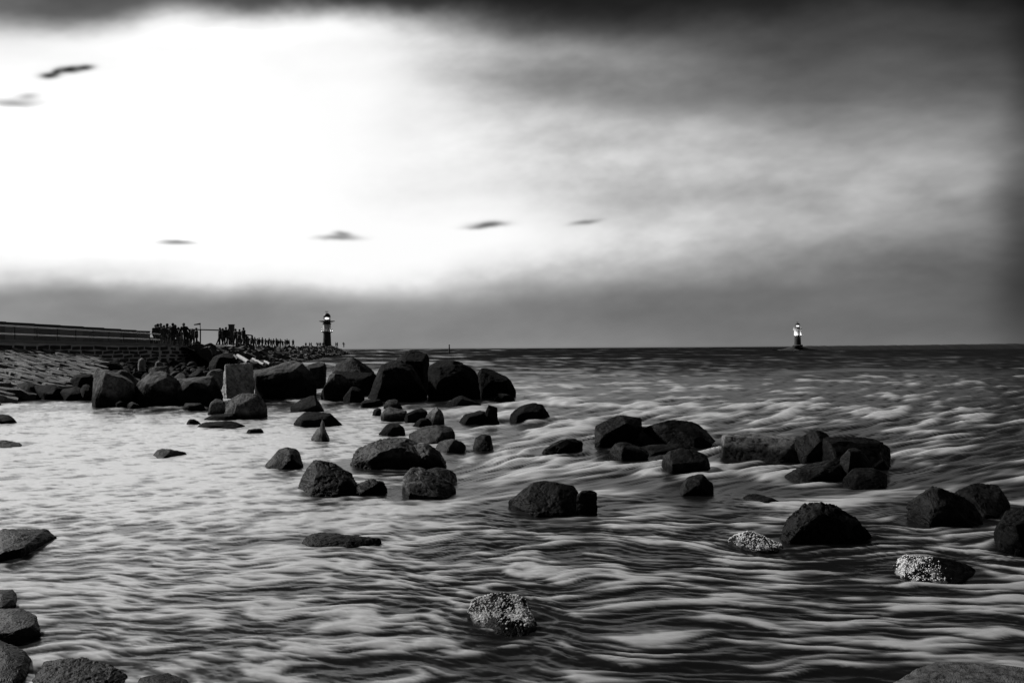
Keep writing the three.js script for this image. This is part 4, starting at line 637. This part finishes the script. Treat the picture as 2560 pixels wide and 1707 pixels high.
function sea(x0, d0) {
  const [px, pd, paintedHalo] = around(x0, d0), x = x0 - px, d = d0 - pd;   // [height, foam, fan of streaks]
  const far = smooth(25, 160, d), left = smooth(0.6, -2.2, x + 0.05 * d) * smooth(2.5, 5.5, d) * (1 - smooth(16, 30, d)), near = 1 - smooth(4, 12, d);
  const [p, s] = streak(x, d, 1.5);
  const a = N3(p * 0.42, s * 0.8, 0.3), b = N3(p * 0.95 + 9, s * 1.5, 2.1), c = N3(p * 2.1, s * 2.6 + 5, 4.4), e = N3(p * 4.6 + 3, s * 4.6, 7.7);
  const fine = smooth(6, 12, d), near1 = a * 0.95 + b * 0.62 + c * (0.3 + 0.15 * fine) + e * (0.1 + 0.15 * fine);
  // out in the open the wind draws the water into a fan of streaks that starts on the beach to the left
  const ct = (x + 9) / Math.max(d, 6), lr = Math.log(Math.hypot(x + 9, d) + 1);
  const fan = d < 7 ? 0 : N3(ct * 9, lr * 6.5, 41.3) * 0.75 + N3(ct * 24 + 3, lr * 12, 43.1) * 0.9 + N3(ct * 54, lr * 23 + 7, 45.7) * 0.75 + N3(ct * 120, lr * 42, 48.1) * 0.22 + N3(x * 0.06, lr * 9, 47.7) * 0.5;
  const st = mix(near1, fan, smooth(7.5, 12, d));
  // close to the shore: lumps and hollows of churned water, wider than long
  const wob = fbm(x * 0.8, d * 0.8, 19.3, 3) * 0.9;
  const xs = x < 0.4 ? x : 0.4 + (x - 0.4) * 0.6, ds = d + 0.12 * x;   // drawn out sideways towards the open water
  const lump = N3(xs * 0.9 + 0.3 * d, ds * 1.7 + wob, 21.3) * 0.24 + N3(xs * 2.2 + 0.6 * d + 5 + wob, ds * 5.2 + wob * 3.4, 23.7) * 0.8 + N3(xs * 4.4 + 1.1 * d + wob * 2, ds * 11 + wob * 6, 25.1) * 0.8 + N3(xs * 9 + 2 * d + wob * 3, ds * 25 + wob * 12, 27.9) * 0.32 + N3(xs * 23, ds * 36, 29.9) * 0.12;
  // short choppy ripples in the sheltered water on the left
  const u = x * 0.9 + d * 0.35, v = d * 0.9 - x * 0.35;
  const rp = N3(u * 1.5 + 2, v * 2, 11.3) * 0.5 + N3(u * 3.4, v * 4.6 + 4, 12.9) * 0.75 + N3(u * 7.4, v * 10, 14.2) * 0.5 + N3(u * 15, v * 20, 16.2) * 0.2;
  const swell = fbm(x * 0.11 + 40, d * 0.16, 3.3, 3);
  const nearMix = 0.96 * (1 - smooth(5.5, 10, d - 0.35 * Math.min(0, x)));
  const k = mix(mix(st, rp * 1.15, 0.9 * left), lump, nearMix);
  const calm = left * smooth(6, 9.5, d), amp = mix(mix(0.022, 0.046, smooth(4.8, 9, d)), 0.085, smooth(9, 22, d)) * (1 - 0.4 * left - 0.33 * calm);
  let h = k * amp + swell * mix(0.04, 0.12, smooth(6, 40, d)) * (1 - 0.7 * calm);
  // foam: lines along the crests, gathered where the water churns between the rocks, thin out at sea
  const gather = fbm(x * 0.55 + 12, d * 0.6 + 5, 8.8, 3), patchy = fbm(p * 0.3 + 7, s * 0.4, 6.6, 2);
  const cover = mix(-0.2, -0.15, smooth(4, 7, d)) - 0.12 * (1 - smooth(3.4, 4.8, d)) - 0.5 * smooth(16, 80, d) + 0.34 * left + 0.16 * calm + 0.32 * smooth(-2.2, -5.5, x) * smooth(6.2, 9, d) * (1 - smooth(16, 24, d)) - 0.06 * smooth(1, 5, x) * (1 - smooth(4, 10, d)) - 0.1 * smooth(4, 14, x) + (gather * 0.6 + patchy * 0.15) * mix(0.75, 0.8, smooth(5, 9, d)) * (1 - 0.8 * smooth(9, 20, d));
  let f = smooth(-0.42, 0.6, k * mix(1.7, 1.3, smooth(6, 11, d)) + cover - 0.4 * paintedHalo) * (1 - far);  // darker colour round each rock paints its reflection into the water
  f = f * f;
  return [h, f, fan];
}
{
  const ds = []; let d = -3; while (d < 5800) { ds.push(d); d += d < 3 ? (d < 1.5 ? 0.12 : 0.03) : Math.max(0.02, 0.00062 * d * d); if (d > 90) d += d * 0.012; }
  const C = 700, R = ds.length, pos = new Float32Array(C * R * 3), nor = new Float32Array(C * R * 3), col = new Float32Array(C * R * 3);
  for (let j = 0; j < R; j++) {
    const dd = ds[j], W = 5 + Math.max(0, dd) * 0.88;
    for (let i = 0; i < C; i++) {
      const x = (i / (C - 1) * 2 - 1) * W, o = (j * C + i) * 3, [h, f, fan] = sea(x, dd), keep = 1 - smooth(30, 160, dd);
      const ex = Math.max(0.012, W / C * 1.2), ed = Math.max(0.012, Math.min(0.00045 * dd * dd, 0.35)), chop = smooth(12, 70, dd), rough = fan;
      const hx = (sea(x + ex, dd)[0] - h) / ex * (1 - 0.6 * chop) - chop * 0.16 * rough, hd = (sea(x, dd + ed)[0] - h) / ed * (1 - 0.6 * chop) + chop * (0.2 + 0.12 * smooth(60, 200, dd) + 0.24 * rough + 0.05 * fbm(x * 1.3, dd * 0.5, 9.5, 2));
      const lim = (v) => clamp(v, -0.36, 0.36);
      pos[o] = x; pos[o + 1] = h * keep; pos[o + 2] = -dd;
      const ax = lim(hx), ad = lim(hd), l = Math.hypot(ax, 1, ad); nor[o] = -ax / l; nor[o + 1] = 1 / l; nor[o + 2] = ad / l;
      const t = mix(0.005, mix(0.38, 0.52, smooth(4.5, 9, dd)), f); col[o] = col[o + 1] = col[o + 2] = t;
    }
  }
  const ix = new Uint32Array((C - 1) * (R - 1) * 6); let q = 0;
  for (let j = 0; j < R - 1; j++) for (let i = 0; i < C - 1; i++) { const a = j * C + i, b = a + 1, c = a + C, e = c + 1; ix[q++] = a; ix[q++] = b; ix[q++] = c; ix[q++] = b; ix[q++] = e; ix[q++] = c; }
  const g = new THREE.BufferGeometry();
  g.setAttribute('position', new THREE.BufferAttribute(pos, 3)); g.setAttribute('normal', new THREE.BufferAttribute(nor, 3)); g.setAttribute('color', new THREE.BufferAttribute(col, 3)); g.setIndex(new THREE.BufferAttribute(ix, 1));
  const m = mesh('sea', g, new THREE.MeshPhysicalMaterial({ vertexColors: true, roughness: 0.3, ior: 1.33 }));
  tag(m, 'rippled grey sea with pale foam streaks around the rocks', null, null, 'structure');
}

renderer.render(scene, camera);
